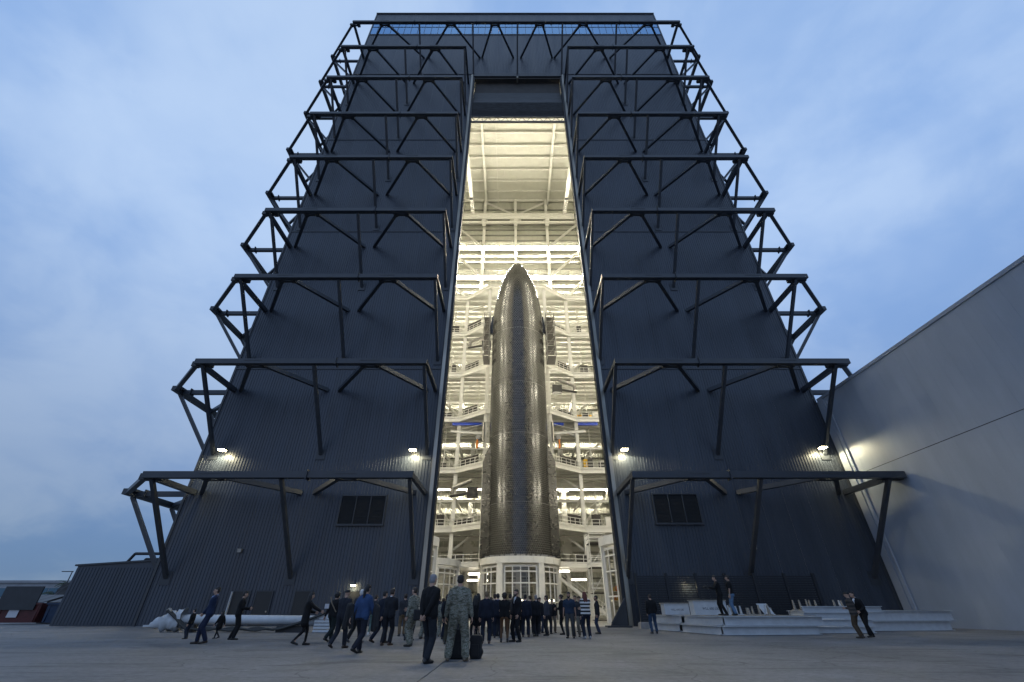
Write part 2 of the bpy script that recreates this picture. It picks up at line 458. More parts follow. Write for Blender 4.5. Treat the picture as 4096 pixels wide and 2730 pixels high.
# ------------------------------------------------------------------ the tall bay
hangar = thing("rocket_bay", (CX, YF, 0), "towering dark ribbed metal rocket bay with a tall open doorway in the middle", "building")
PITCH = 0.30
def siding_mesh(w, h, name):
    """one sheet of ribbed cladding, front at -y, origin at its lower left corner"""
    n = max(1, round(w / PITCH)); p = w / n; prof = []
    for i in range(n):
        x = i * p
        prof += [(x + 0.004 if i == 0 else x, 0), (x + p * 0.70, 0), (x + p * 0.77, -0.04), (x + p * 0.91, -0.04), (x + p * 0.98, 0)]
    prof += [(w - 0.004, 0)]
    b = MB(); k = len(prof)
    b.v = [(x, y, 0.006) for x, y in prof] + [(x, y, h - 0.006) for x, y in prof]
    b.f = [(i, i + 1, k + i + 1, k + i) for i in range(k - 1)]
    return b.mesh(name, M_SIDING)
ROWS = [(0.0, 24.4), (24.4, 46.6), (46.6, 68.8), (68.8, 90.9), (90.9, 108.3)]
def clad(x0, x1, n, z0, z1):
    w = (x1 - x0) / n; me = siding_mesh(w, z1 - z0, "wall_panel")
    for i in range(n): inst("wall_panel", me, hangar, (x0 + i * w, YF, z0))
JL, JR = -8.1, 10.2
for z0, z1 in ROWS[:4]:
    clad(XL, JL, 10, z0, z1); clad(JR, XR, 10, z0, z1)
clad(XL, XR, 27, *ROWS[4])
clad(XL, XR, 27, 114.0, ZTOP)
b = MB()
for x0, x1 in ((XL + .05, JL), (JR, XR - .05)): b.box(x0, x1, YF + 0.1, YF + 0.4, 0.0, 90.9)
b.box(XL + .05, XR - .05, YF + 0.1, YF + 0.4, 90.9, 108.3); b.box(XL + .05, XR - .05, YF + 0.1, YF + 0.4, 114.0, ZTOP - .1)
b.build("wall_backing", M_WHITE, hangar)
for z in (24.4, 46.6, 68.8):
    for x0, x1 in ((XL, JL), (JR, XR)):
        MB().box(x0, x1, YF - 0.085, YF + 0.05, z - 0.07, z + 0.07).build("seam_flashing", M_TRIM, hangar)
for z, h in ((90.9, .08), (108.2, .14), (113.95, .14)):
    MB().box(XL, XR, YF - 0.11, YF + 0.05, z - h, z + h).build("seam_flashing", M_TRIM, hangar)
MB().box(XL - .12, XR + .12, YF - 0.22, YF + 0.5, ZTOP - 0.05, ZTOP + 0.22).build("parapet_cap", M_TRIM, hangar)
for x0, x1 in ((XL - .10, XL + .12), (XR - .12, XR + .10)):
    MB().box(x0, x1, YF - 0.10, YF + 0.12, 0, ZTOP - .06).build("corner_trim", M_TRIM, hangar)
# shell: side walls, rear wall, roof, floor
MB().box(XL - .05, XL + .25, YF + .41, YB + .5, 0, ZTOP - .1).build("side_wall", M_WSHEET, hangar)
MB().box(XR - .25, XR + .05, YF + .41, YB + .5, 0, ZTOP - .1).build("side_wall", M_WSHEET, hangar)
MB().box(XL, XR, YB + .25, YB + .55, 0, ZTOP - .1).build("rear_wall_backing", M_WSHEET, hangar)
MB().box(XL + .26, XR - .26, YF + .42, YB + .24, ZROOF + .32, ZROOF + .6).build("roof_deck", M_WSHEET, hangar)
MB().box(XL, XR, YF + .5, YB, ZTOP - .5, ZTOP - .15).build("top_roof", M_TRIM, hangar)
MB().box(XL + .26, XR - .26, YF - .2, YB, -0.028, 0.006).build("bay_floor", M_FLOOR, hangar)
# glazed top storey
NP = 43; pw = (XR - XL) / NP
for z0, z1 in ((108.36, 111.9), (112.0, 113.8)):
    me = MB().box(0.04, pw - 0.04, 0, 0.04, 0, z1 - z0).mesh("pane", M_GLASSB)
    for i in range(NP): inst("pane", me, hangar, (XL + i * pw, YF + 0.02, z0))
b = MB()
for i in range(1, NP): b.box(XL + i * pw - .035, XL + i * pw + .035, YF - .03, YF + .1, 108.36, 113.8)
b.box(XL, XR, YF - .04, YF + .11, 111.9, 112.0)
b.build("mullions", M_TRIM, hangar)
MB().box(XL + .3, XR - .3, YF + 8, YF + 8.3, 108.4, 114).build("top_storey_wall", mat("top_storey_paint", (.05, .07, .12), .8), hangar)
MB().box(XL + .3, XR - .3, YF + .2, YF + 8, 113.56, 113.7).build("top_storey_ceiling", mat("top_storey_paint", (.05, .07, .12), .8), hangar)
for k, x in enumerate((-25.5, -15.2, -4.4, 5.2, 15.2, 25.0)):
    for dx, w in ((0, 2.3), (2.1, 1.0)):
        t = MB().box(x + dx - w / 2, x + dx + w / 2, YF + 1.2, YF + 1.65, 113.42, 113.55).build("amber_strip_light", M_ORGLOW)
        tag(t, "%s amber bar of the %s glowing pair from the left behind the top glass" % ("longer" if dx == 0 else "shorter", ("first", "second", "third", "fourth", "fifth", "sixth")[k]), "light")
# door surround
for x0, x1, s in ((JL, -7.98, -1), (10.08, JR, 1)):
    MB().box(x0, x1, YF - 0.07, YF + 0.5, 0, 90.3).build("jamb_trim", M_TRIM, hangar)
for x0, x1, s in ((-7.98, -7.62, -1), (9.72, 10.08, 1)):
    MB().box(x0, x1, YF - 0.28, YF + 0.55, 0, 90.3).build("door_jamb", M_GALV, hangar)
for x0, x1 in ((-7.62, -7.32), (9.42, 9.72)):
    MB().box(x0, x1, YF - 0.12, YF + 0.75, 0, 90.3).build("door_seal", M_SEAL, hangar)
MB().box(-7.6, 9.7, YF - 0.25, YF + 0.4, 89.75, 90.82).build("lintel", M_TRIM, hangar)
MB().box(-7.3, 9.4, YF + 0.9, YF + 1.1, 80.6, 89.9).build("header_panel", M_BROWN, hangar)
MB().box(-7.3, 9.4, YF + .05, YF + .9, 89.3, 89.74).build("header_soffit", M_BROWN, hangar)
MB().box(CX - .16, CX + .16, YF - .5, YF + .5, 88.6, 89.2).build("hoist_bracket", M_GALV, hangar)
# gathered fabric door with its folds and bottom truss
door = bpy.data.objects.new("fabric_door", None); COL.objects.link(door); door.parent = hangar
door.location = Vector((CX, YF + .3, 75)) - hangar.location
rd = random.Random(3)
b = MB(); nx = 44; prof = []
z = 85.2
pts = [(0.75, 85.4), (0.62, 83.2), (0.45, 81.6), (0.15, 80.9)]
zz = 80.7; k = 0
while zz > 76.3:
    pts.append((0.05 if k % 2 else 0.34, zz)); zz -= 0.17 if zz > 78 else 0.12; k += 1
pts.append((0.4, 76.2))
for i in range(nx + 1):
    x = -7.3 + 16.7 * i / nx; sag = 0.10 * math.sin(i * .55) + 0.05 * math.sin(i * 1.7 + 1)
    for q, (y, z) in enumerate(pts):
        w = rd.uniform(-.05, .05) if q > 3 else 0
        b.v.append((x, YF + y + w * .6, z + (sag * .5 + w * .5 if 2 < q < len(pts) - 1 else 0)))
m_ = len(pts)
for i in range(nx):
    for q in range(m_ - 1): b.f.append((i * m_ + q, i * m_ + q + 1, (i + 1) * m_ + q + 1, (i + 1) * m_ + q))
fixnorm(b.build("folded_fabric", M_FABRIC, door, True))
b = MB(); b.beam((-7.3, YF + .15, 76.05), (9.4, YF + .15, 76.05), .25, .16); b.beam((-7.3, YF + .15, 74.45), (9.4, YF + .15, 74.45), .3, .28)
b.build("truss_rail", M_STEEL, door)
b = MB()
nz_ = 22
for i in range(nz_):
    xa = -7.3 + 16.7 * i / nz_; xb = -7.3 + 16.7 * (i + 1) / nz_
    b.beam((xa, YF + .15, 74.6 if i % 2 else 75.95), (xb, YF + .15, 75.95 if i % 2 else 74.6), .07, .07)
b.build("truss_lacing", M_STEEL, door)

# exterior horizontal trusses at every 11 m
D = 6.3; YC = YF - D
LEV = [10.75 + 10.95 * i for i in range(9)]
def web(ch, p0, p1, s=.36): MB().beam(p0, p1, s, s * 1.15).build("strut", M_STEEL, ch)
def node(ch, x, y, z):
    b = MB(); b.box(x - .75, x + .75, y - .03 + .30, y + .55, z - .36, z - .29)
    b.box(x - .95, x - .45, y + .2, y + .75, z - .30, z + .22); b.box(x + .45, x + .95, y + .2, y + .75, z - .30, z + .22)
    b.build("node_plate", M_STEEL2, ch)
def kick(ch, x, z, xw=None):
    xw = x if xw is None else xw
    MB().beam((x, YC + .1, z - .27), (xw, YF - .05, z - 7.2), .30, .30, (0, 1, 0)).build("brace_post", M_STEEL, ch)
    MB().box(xw - .45, xw + .45, YF - .09, YF - .065, z - 7.75, z - 6.7).build("wall_plate", M_STEEL, ch)
def splice(ch, x, z):
    MB().box(x - .05, x + .05, YC - .40, YC + .40, z - .40, z + .40).build("splice_flange", M_STEEL, ch)
for li, z in enumerate(LEV):
    top = li == 8
    if top: z = 97.6
    for side in ((0,) if top else (-1, 1)):
        if top: xa, xb = XL + .6, XR - .4
        elif side < 0: xa, xb = XL + .5, -8.3
        else: xa, xb = 10.05, XR
        ch = MB().beam((xa, YC, z), (xb, YC, z), .53, .53).build("truss_chord", M_STEEL, hangar)
        # drain slots on the front face of the chord
        if top:
            apex = [(-24.8, -30.2, -18.1), (-11.9, -17.3, -6.6), (-3.3, -6.2, .3), (5.4, 1.8, 8.3), (13.9, 8.7, 19.4), (26.5, 20.2, 32.0)]
            ks = [-18.0, -7.6, CX, 9.8, 20.3]; sp = [-18.9, -6.9, 7.6, 20.9]
        elif side < 0:
            apex = [(-25.3, -30.0, -20.4), (-14.0, -19.1, -9.4)]; ks = [-30.3, -19.4, -8.6]; sp = [-17.2]
        else:
            apex = [(15.8, 11.0, 20.6), (26.9, 21.8, 31.6)]; ks = [9.95 + .2, 20.9, 31.7]; sp = [18.3]
        for a, l_, r_ in apex:
            node(ch, a, YC, z)
            web(ch, (a - .55, YC + .35, z), (l_, YF - .04, z)); web(ch, (a + .55, YC + .35, z), (r_, YF - .04, z))
            MB().box(a - .9, a + .9, YC - .285, YC - .266, z + .04, z + .09).build("bolted_plate", M_STEEL2, ch)
        for x in ks: kick(ch, x, z)
        for x in sp: splice(ch, x, z)
        if not top:
            xe = -8.45 if side < 0 else 10.2
            web(ch, (xe, YC + .25, z), (xe, YF - .04, z), .34)
        # corner and side girder
        for s in ((-1, 1) if top else (side,)):
            xc = XL + .9 if s < 0 else XR - .9; xs = XL - 5.5 if s < 0 else XR + 5.5; xw = XL if s < 0 else XR
            node(ch, xc, YC, z)
            web(ch, (xc + s * .2, YC + .35, z), (xc + s * .1, YF - .04, z), .40)
            web(ch, (xc + s * .5, YC + .35, z), (xs - s * .2, YF - .4, z), .40)
            b = MB().beam((xs, YF - .6, z), (xs, YB - 4, z), .53, .53); sidec = b.build("side_chord", M_STEEL, ch)
            b = MB().beam((xs - s * .2, YF + .6, z), (xw, YF + .6, z), .40, .46)
            b.box(min(xs - s * 1.15, xs - s * 1.25), max(xs - s * 1.15, xs - s * 1.25), YF + .25, YF + .95, z - .36, z + .36)
            b.box(xs - .5, xs + .5, YF - .3, YF + 1.0, z + .10, z + .34); b.build("side_strut", M_STEEL, ch)
            y = YF + .9
            for q in range(3):
                MB().beam((xs, y + 5.2, z), (xw, y + .8, z), .36, .40).build("side_strut", M_STEEL, ch)
                MB().beam((xs, y + 6.4, z), (xw, y + 11, z), .36, .40).build("side_strut", M_STEEL, ch)
                y += 11.2
            MB().beam((xs - s * .1, YF + .4, z - .3), (xw, YF + .9, z - 7.2), .30, .30, (0, 1, 0)).build("brace_post", M_STEEL, ch)
            MB().beam((xs - s * .1, YF + 6, z - .3), (xw, YF + 6, z - 7.2), .30, .30, (0, 1, 0)).build("brace_post", M_STEEL, ch)

# interior frame of the bay: rear wall sheets, girts, columns, beams, braces
def rear_sheet(w, h, name):
    n = int(w / 0.42); p = w / n; prof = []
    for i in range(n): prof += [(i * p, 0), (i * p + p * .5, 0), (i * p + p * .62, -.07), (i * p + p * .88, -.07)]
    prof.append((w, 0)); k = len(prof); b = MB()
    b.v = [(x, y, .01) for x, y in prof] + [(x, y, h - .01) for x, y in prof]; b.f = [(i, i + 1, k + i + 1, k + i) for i in range(k - 1)]
    return b.mesh(name, M_WSHEET)
cols = [CX - 27.6, CX - 18.4, CX - 9.2, CX, CX + 9.2, CX + 18.4, CX + 27.6]
me = rear_sheet(9.2, 10.95, "rear_sheet")
for i in range(6):
    for j in range(10):
        inst("rear_sheet", me, hangar, (cols[i], YB + .2, -.2 + 10.95 * j))
z = 1.6
while z < 106:
    MB().box(XL + .3, XR - .3, YB - .30, YB + .12, z, z + .22).build("girt", M_GIRT, hangar)
    z += 2.19
for x in cols:
    MB().ibeam((x, YB - .75, 0), (x, YB - .75, ZROOF), .75, .75, .06, .07, up=(0, 1, 0)).build("column", M_WHITE, hangar)
for li, z in enumerate(LEV):
    MB().ibeam((XL + .3, YB - .8, z), (XR - .3, YB - .8, z), .55, .8, .05, .07).build("level_beam", M_WHITE, hangar)
    for i in (0, 1, 4, 5):
        xa, xb = cols[i], cols[i + 1]
        if i < 3: p0, p1 = (xa, YB - .9, z + 10.4), (xb, YB - .9, z + .5)
        else: p0, p1 = (xb, YB - .9, z + 10.4), (xa, YB - .9, z + .5)
        if z + 10.4 > 107: continue
        MB().ibeam(p0, p1, .5, .5, .06, .07).build("diagonal_brace", M_WHITE, hangar)
    for x in cols[1:-1]:
        MB().box(x - .9, x + .9, YB - 1.2, YB - 1.16, z - .75, z + .75).build("gusset_plate", M_WHITE, hangar)
# roof framing with profiled deck
b = MB(); n = 220; w = (XR - XL - .6) / n; k = 0
prof = []
for i in range(n): prof += [(XL + .3 + i * w, ZROOF + .3), (XL + .3 + i * w + w * .5, ZROOF + .3), (XL + .3 + i * w + w * .6, ZROOF + .18), (XL + .3 + i * w + w * .9, ZROOF + .18)]
k = len(prof); b.v = [(x, YF + .5, z) for x, z in prof] + [(x, YB, z) for x, z in prof]; b.f = [(i, k + i, k + i + 1, i + 1) for i in range(k - 1)]
b.build("roof_decking", M_WROOF, hangar)
for y in (46, 50, 54, 57.8, 61.4, 65.1, 68.8, 72.4, 76.2, 80.0, 83.7, 87.2):
    MB().ibeam((XL + .3, y, ZROOF - .15), (XR - .3, y, ZROOF - .15), .35, .62, .05, .05).build("roof_purlin", M_WHITE, hangar)
for x in (CX - 27.6, CX - 18.0, CX - 8.9, CX + 9.9, CX + 19, CX + 27.6):
    MB().ibeam((x, YF + .5, ZROOF - .95), (x, YB, ZROOF - .95), .55, .95, .06, .08).build("roof_girder", M_WHITE, hangar)
# bracing between the rear columns under the roof
for s in (-1, 1):
    MB().ibeam((CX + s * 9.2, YB - .9, 107.2), (CX + s * .4, YB - .9, 101.5), .4, .4).build("diagonal_brace", M_WHITE, hangar)
MB().box(CX - .35, CX + .35, YB - 1.3, YB - .7, 99.5, 106).build("column_stub", M_WHITE, hangar)
for s in (-1, 1):
    MB().prism([(CX, YB - 1.3), (CX + s * 1.7, YB - 1.3), (CX + s * 1.7, YB - 1.1), (CX, YB - 1.1)], 98.6, 99.2).build("gusset_plate", M_WHITE, hangar)
# thin sprinkler pipes below the roof
b = MB(); zz = ZROOF - 1.6
b.path([(CX - 5.2, 86, zz - 1), (CX - 5.2, 60, zz)], .09); b.path([(CX - 8, 78, zz), (CX - 5.2, 78, zz)], .07); b.path([(CX - 5.2, 77.3, zz), (CX - 3.2, 77.3, zz), (CX - 3.2, 74, zz)], .07)
b.path([(CX - 7.5, 66, zz), (CX - 3.4, 66, zz)], .07); b.path([(CX - 8, 78, zz), (CX - 8, 75.5, zz)], .06)
b.build("sprinkler_pipe", M_WHITE, hangar)
# crane runway beams with painted zone limits, crane bridge near the rear wall
ZC = 99.2
t = text_mesh("150T ZONE", 1.15); t.materials.append(M_INK)
for x, nm in ((-11.4, "left"), (15.3, "right")):
    r = thing("crane_runway_beam", (x, 86, ZC), "white crane runway beam lettered 150T ZONE high on the %s of the doorway" % nm, "beam")
    MB().ibeam((x, YF + 1.2, ZC), (x, 85.6, ZC), .95, 1.2, .08, .1).build("girder", M_WHITE, r)
    MB().box(x - .476, x + .476, 78.4, 79.2, ZC - .606, ZC - .601).build("black_band", M_INK, r)
    inst("lettering", t, r, (x, 82.6, ZC - .607), (R(180), 0, R(-90)))
r = thing("crane_bridge", (CX, 84.6, 97.9), "long white crane bridge girder spanning under the roof at the rear", "crane")
MB().ibeam((CX - 17, 84.4, 97.9), (CX + 17, 84.4, 97.9), .9, 1.5, .08, .1).build("bridge_girder", M_WHITE, r)
MB().beam((CX - 17, 85.2, 96.3), (CX + 17, 85.2, 96.3), .45, .55).build("lower_rail", M_WHITE, r)
for x in (CX - 9.2, CX, CX + 9.2):
    MB().box(x - .5, x + .5, 84.5, 86, 95.6, 97.1).build("hanger", M_WHITE, r)

# ------------------------------------------------------------------ strip lights on the rear wall
ORD = ["lowest", "second", "third", "fourth", "fifth", "sixth", "seventh", "eighth", "ninth"]
CNT = ["leftmost", "second", "third", "fourth", "fifth", "sixth", "seventh", "rightmost"]
fx = MB().box(-1.9, 1.9, -.16, .16, -.14, .14).mesh("tube", M_STRIP)
fh = MB().box(-2.05, 2.05, -.22, .22, .15, .26).mesh("housing", M_WHITE)
fx2 = MB().box(-1.9, 1.9, -.1, .1, -.1, .1).mesh("tube", M_STRIPLOW)
fxm = MB().box(-1.9, 1.9, -.16, .16, -.14, .14).mesh("tube", M_STRIPM)
fx3 = MB().box(-1.9, 1.9, -.16, .16, -.14, .14).mesh("tube", M_STRIPF)
def strip(x, y, z, label, group, tm=fx, sx=1.0, rz=0.0):
    t = thing("strip_light", (x, y, z), label, "light", group); t.rotation_euler = (0, 0, rz)
    inst("tube", tm, t, (x, y, z), scale=(sx, 1, 1)); inst("housing", fh, t, (x, y, z), scale=(sx, 1, 1))
for li, z in enumerate(LEV[1:8]):
    for k, x in enumerate((CX - 16.2, CX - 11.6, CX - 6.9, CX - 2.3, CX + 2.3, CX + 6.9, CX + 11.6, CX + 16.2)):
        strip(x, YB - 1.55, z + .1, "%s strip light from the left in the %s light row on the rear wall" % (CNT[k], ORD[li]), None, fxm if li < 4 else fx)
# the same fittings on the inside of the front wall either side of the doorway, and on the side walls
for li, z in enumerate(LEV[1:9]):
    for k, x in enumerate((CX - 27.5, CX + 27.5)):
        strip(x, YF + 1.3, z + .1, "strip light on the inner front wall, %s row, %s one" % (ORD[li], ("left", "right")[k]), None, fx3)
    for x, nm in ((XL + 1.0, "left"), (XR - 1.0, "right")):
        for k, y in enumerate((53,)):
            strip(x, y, z + .1, "strip light on the inner %s side wall, %s row" % (nm, ORD[li]), None, fx3, 1.0, R(90))
for (x, y, z, sx) in ((-4.9, 70, 5.6, .75), (-5.2, 74, 5.0, .85), (7.4, 69, 5.9, .45), (10.5, 76, 5.2, .6)):
    strip(x, y, z, "small strip light low beside the rocket stand, %s" % {-4.9: "front left of it", -5.2: "rear left of it", 7.4: "just right of it", 10.5: "far right of it"}[x], None, fx2, sx)

# ------------------------------------------------------------------ work platforms behind the rocket
PZ = [12.6, 22.0, 31.4, 40.8, 50.3, 59.9]
XA, XB_, XC_ = 5.6, 10.8, 24.0
def rail(parent, pts, z, step=1.15):
    b = MB(); posts = MB()
    for p, q in zip(pts, pts[1:]):
        p, q = Vector(p), Vector(q)
        for h in (.56, 1.1): b.beam((p.x, p.y, z + h), (q.x, q.y, z + h), .07, .07)
        b.beam((p.x, p.y, z + .1), (q.x, q.y, z + .1), .03, .16)
        n = max(1, round((q - p).length / step))
        for i in range(n):
            c = p.lerp(q, i / n); posts.box(c.x - .04, c.x + .04, c.y - .04, c.y + .04, z, z + 1.1)
    b.build("handrail", M_WHITE, parent); posts.build("rail_posts", M_WHITE, parent, kind="stuff")
def rel(pts): return [(CX + x, y) for x, y in pts]
for i, z in enumerate(PZ):
    r = thing("work_platform", (CX, 74, z), "white steel work platform with railings, %s level up behind the rocket" % ORD[i], "platform")
    front = rel([(-XC_, 74), (-XB_, 74), (-XA, 70), (XA, 70), (XB_, 74), (XC_, 74)])
    poly = front + rel([(XC_, 87), (-XC_, 87)])
    MB().prism(poly, z - .12, z).build("deck", M_WDECK, r)
    b = MB()
    for p, q in zip(front, front[1:]): b.ibeam((p[0], p[1], z - .5), (q[0], q[1], z - .5), .3, .74, .05, .06)
    b.build("edge_beam", M_WHITE, r)
    b = MB(); y = 74.8
    while y < 87: b.ibeam((CX - XC_, y, z - .36), (CX + XC_, y, z - .36), .2, .45, .03, .04); y += 1.9
    b.build("floor_joists", M_WHITE, r)
    rail(r, front, z)
    # dark netting hung on parts of the rail, pale cabinets behind it
    rr_ = random.Random(i * 5 + 1)
    for s in (-1, 1):
        if i < 5:
            p, q = Vector((CX + s * XB_, 74.06)), Vector((CX + s * XA, 70.06)); n = (q - p)
            a0 = rr_.uniform(.05, .2); a1 = a0 + rr_.uniform(.4, .65); h0 = rr_.choice((.9, 1.6, 1.9))
            c0, c1 = p.lerp(q, a0), p.lerp(q, min(.95, a1))
            MB().beam((c0.x, c0.y + .25, z + h0 / 2), (c1.x, c1.y + .25, z + h0 / 2), .03, h0).build("netting", M_CURT, r)
            x0 = CX + s * rr_.uniform(12.0, 12.8); w_ = rr_.uniform(.9, 1.6)
            hh = rr_.choice((1.0, 1.9))
            MB().box(min(x0, x0 + s * w_), max(x0, x0 + s * w_), 74.3, 74.36, z + .1, z + hh).build("netting", M_CURT, r)
            x1 = CX + s * rr_.uniform(14.0, 15.5)
            MB().box(x1 - .45, x1 + .45, 75.2, 75.9, z, z + 1.7).build("cabinet", M_WHITE, r)
    # half-height cross tier between this deck and the next, with hangers
    if i < 5:
        for s in (-1, 1):
            MB().ibeam((CX + s * 6.3, 77.6, z + 4.7), (CX + s * XC_, 77.6, z + 4.7), .3, .42, .03, .04).build("cross_tie", M_WHITE, r)
            MB().beam((CX + s * XB_, 74.6, z + 4.7), (CX + s * XB_, 86.6, z + 4.7), .3, .36).build("cross_tie", M_WHITE, r)
            for x in (7.6, 13.6, 16.6):
                MB().beam((CX + s * x, 77.6, z), (CX + s * x, 77.6, z + 9.0), .17, .17, (0, 1, 0)).build("hanger_post", M_WHITE, r)
            MB().beam((CX + s * 7.6, 77.7, z + .3), (CX + s * 13.6, 77.7, z + 4.5), .14, .14).build("cross_brace", M_WHITE, r)
            MB().tube((CX + s * 6.2, 74.9, z - 1.3), (CX + s * XC_, 74.9, z - 1.3), .11).build("service_pipe", M_DUCT, r)
            MB().box(min(CX + s * 11.2, CX + s * 17), max(CX + s * 11.2, CX + s * 17), 74.5, 75.0, z - 1.75, z - 1.65).build("cable_tray", M_DUCT, r)
    # knee braces and light panel under the deck near the columns
    for s in (-1, 1):
        MB().beam((CX + s * XB_, 74.5, z - 3.6), (CX + s * (XB_ - 3.2), 76.5, z - .8), .3, .3).build("knee_brace", M_WHITE, r)
# tall columns that carry the platforms
for x, y, lab in ((CX - XB_, 74.1, "outer left"), (CX + XB_, 74.1, "outer right"), (CX - XA - .1, 70.2, "inner left"), (CX + XA + .1, 70.2, "inner right")):
    o = MB().ibeam((x, y + .45, 0), (x, y + .45, 60.2), .62, .62, .06, .07, up=(0, 1, 0)).build("platform_column", M_WHITE)
    tag(o, "tall white steel column carrying the work platforms, %s one of four" % lab, "column")
# lattice ladders that flank the rocket between inner columns
for s, nm in ((-1, "left"), (1, "right")):
    r = thing("access_ladder", (CX + s * 5.2, 69.2, 0), "slim white lattice ladder mast running up the %s flank of the rocket" % nm, "ladder")
    b = MB()
    for dx in (-.28, .28): b.tube((CX + s * 5.35 + dx, 69.3, 0), (CX + s * 5.35 + dx, 69.3, 41), .06)
    b.build("rails", M_WHITE, r)
    b = MB(); z = .5; k = 0
    while z < 40.6:
        b.beam((CX + s * 5.35 - .28, 69.3, z), (CX + s * 5.35 + .28, 69.3, z + (.9 if k % 2 else 0)), .05, .05); z += .9; k += 1
    b.build("rungs", M_WHITE, r, kind="stuff")

# ------------------------------------------------------------------ rocket on its stand
RZ0, RZ1, RR = 7.12, 59.95, 4.5
RYC = 63.5
ZO = 43.8
def rocket_r(z):
    if z <= ZO: return RR
    t = min(1.0, (z - ZO) / (RZ1 - ZO)); return RR * max(0.0, 1 - t * t) ** 0.68
rocket = thing("rocket", (CX, RYC, RZ0), "tall pointed rocket covered in glossy black hexagonal tiles inside the doorway", "rocket")
prof = [(0.02, RZ0), (RR - .005, RZ0)]
z = RZ0
zs = [RZ0 + .1 + i * 2 for i in range(18)] + [ZO + (RZ1 - ZO) * math.sin(i / 24 * math.pi / 2) for i in range(25)]
prof += [(max(.01, rocket_r(z) - .005), min(z, RZ1 - .03)) for z in sorted(zs)]
MB().lathe(prof, (CX, RYC), 72, close=False).build("hull", M_HULL, rocket, True)
# tiles: rows of hexagons laid by arc length, each a thin raised plate with its own slight tilt
FL = 0.29
bands = [(13.3, 14.3), (23.0, 23.5), (31.2, 32.2), (41.4, 42.8)]
def tile_rows():
    s_tab = [(0, RZ0)]; z = RZ0; s = 0; step = .02
    out = []; row = 0; nxt = FL * .5
    while z < RZ1 - .25:
        z2 = z + step; dr = rocket_r(z2) - rocket_r(z); s += math.hypot(step, dr); z = z2
        if s >= nxt:
            inb = any(a <= z <= b_ for a, b_ in bands)
            sz = .60 if inb else 1.0
            slope = math.atan2(-(rocket_r(z + .01) - rocket_r(z - .01)), .02)
            out.append((z, rocket_r(z), slope, sz, row)); row += 1
            nxt = s + FL * .866 * sz
    return out
b = MB(); rt = random.Random(11); TH = .014
for z, r, sl, sz, row in tile_rows():
    fl = FL * sz; hr = fl / math.sqrt(3) * .90
    circ = 2 * math.pi * r; n = max(6, round(circ / fl)); da = 2 * math.pi / n
    for i in range(n):
        th = (i + (.5 if row % 2 else 0)) * da
        th = (th + math.pi) % (2 * math.pi) - math.pi
        if abs(th) > R(104): continue
        N = Vector((math.sin(th) * math.cos(sl), -math.cos(th) * math.cos(sl), math.sin(sl)))
        T = Vector((math.cos(th), math.sin(th), 0)); U = N.cross(T) * -1
        if U.z < 0: U = -U
        c = Vector((CX + math.sin(th) * r, RYC - math.cos(th) * r, z))
        tx, tz = rt.gauss(0, .0012), rt.gauss(0, .0012)
        k = len(b.v)
        for lvl in (0, 1):
            for q in range(6):
                a = math.pi / 6 + q * math.pi / 3
                x, y = hr * math.cos(a), hr * math.sin(a)
                b.v.append(tuple(c + T * x + U * y + N * ((TH + x * tx + y * tz) if lvl else -.02)))
        b.f.append(tuple(k + 6 + q for q in range(6)))
        for q in range(6): b.f.append((k + q, k + (q + 1) % 6, k + 6 + (q + 1) % 6, k + 6 + q))
b.build("tiles", M_TILE, rocket, kind="stuff")
def hex_plate(poly_fn, origin, ux, uz, nrm, w, h):
    """hexagon tiles over a flat plate, kept where poly_fn(u, v) holds"""
    b = MB(); row = 0; v = FL / 2; hr = FL / math.sqrt(3) * .952
    o, ux, uz, nrm = Vector(origin), Vector(ux), Vector(uz), Vector(nrm)
    while v < h:
        u = FL / 2 + (FL / 2 if row % 2 else 0)
        while u < w:
            if poly_fn(u, v):
                k = len(b.v); tx, tz = rt.gauss(0, .01), rt.gauss(0, .01)
                for lvl in (0, 1):
                    for q in range(6):
                        a = math.pi / 6 + q * math.pi / 3; x, y = hr * math.cos(a), hr * math.sin(a)
                        b.v.append(tuple(o + ux * (u + x) + uz * (v + y) + nrm * ((.012 + x * tx + y * tz) if lvl else 0)))
                b.f.append(tuple(k + 6 + q for q in range(6)))
                for q in range(6): b.f.append((k + q, k + (q + 1) % 6, k + 6 + (q + 1) % 6, k + 6 + q))
            u += FL
        v += FL * .866; row += 1
    return b
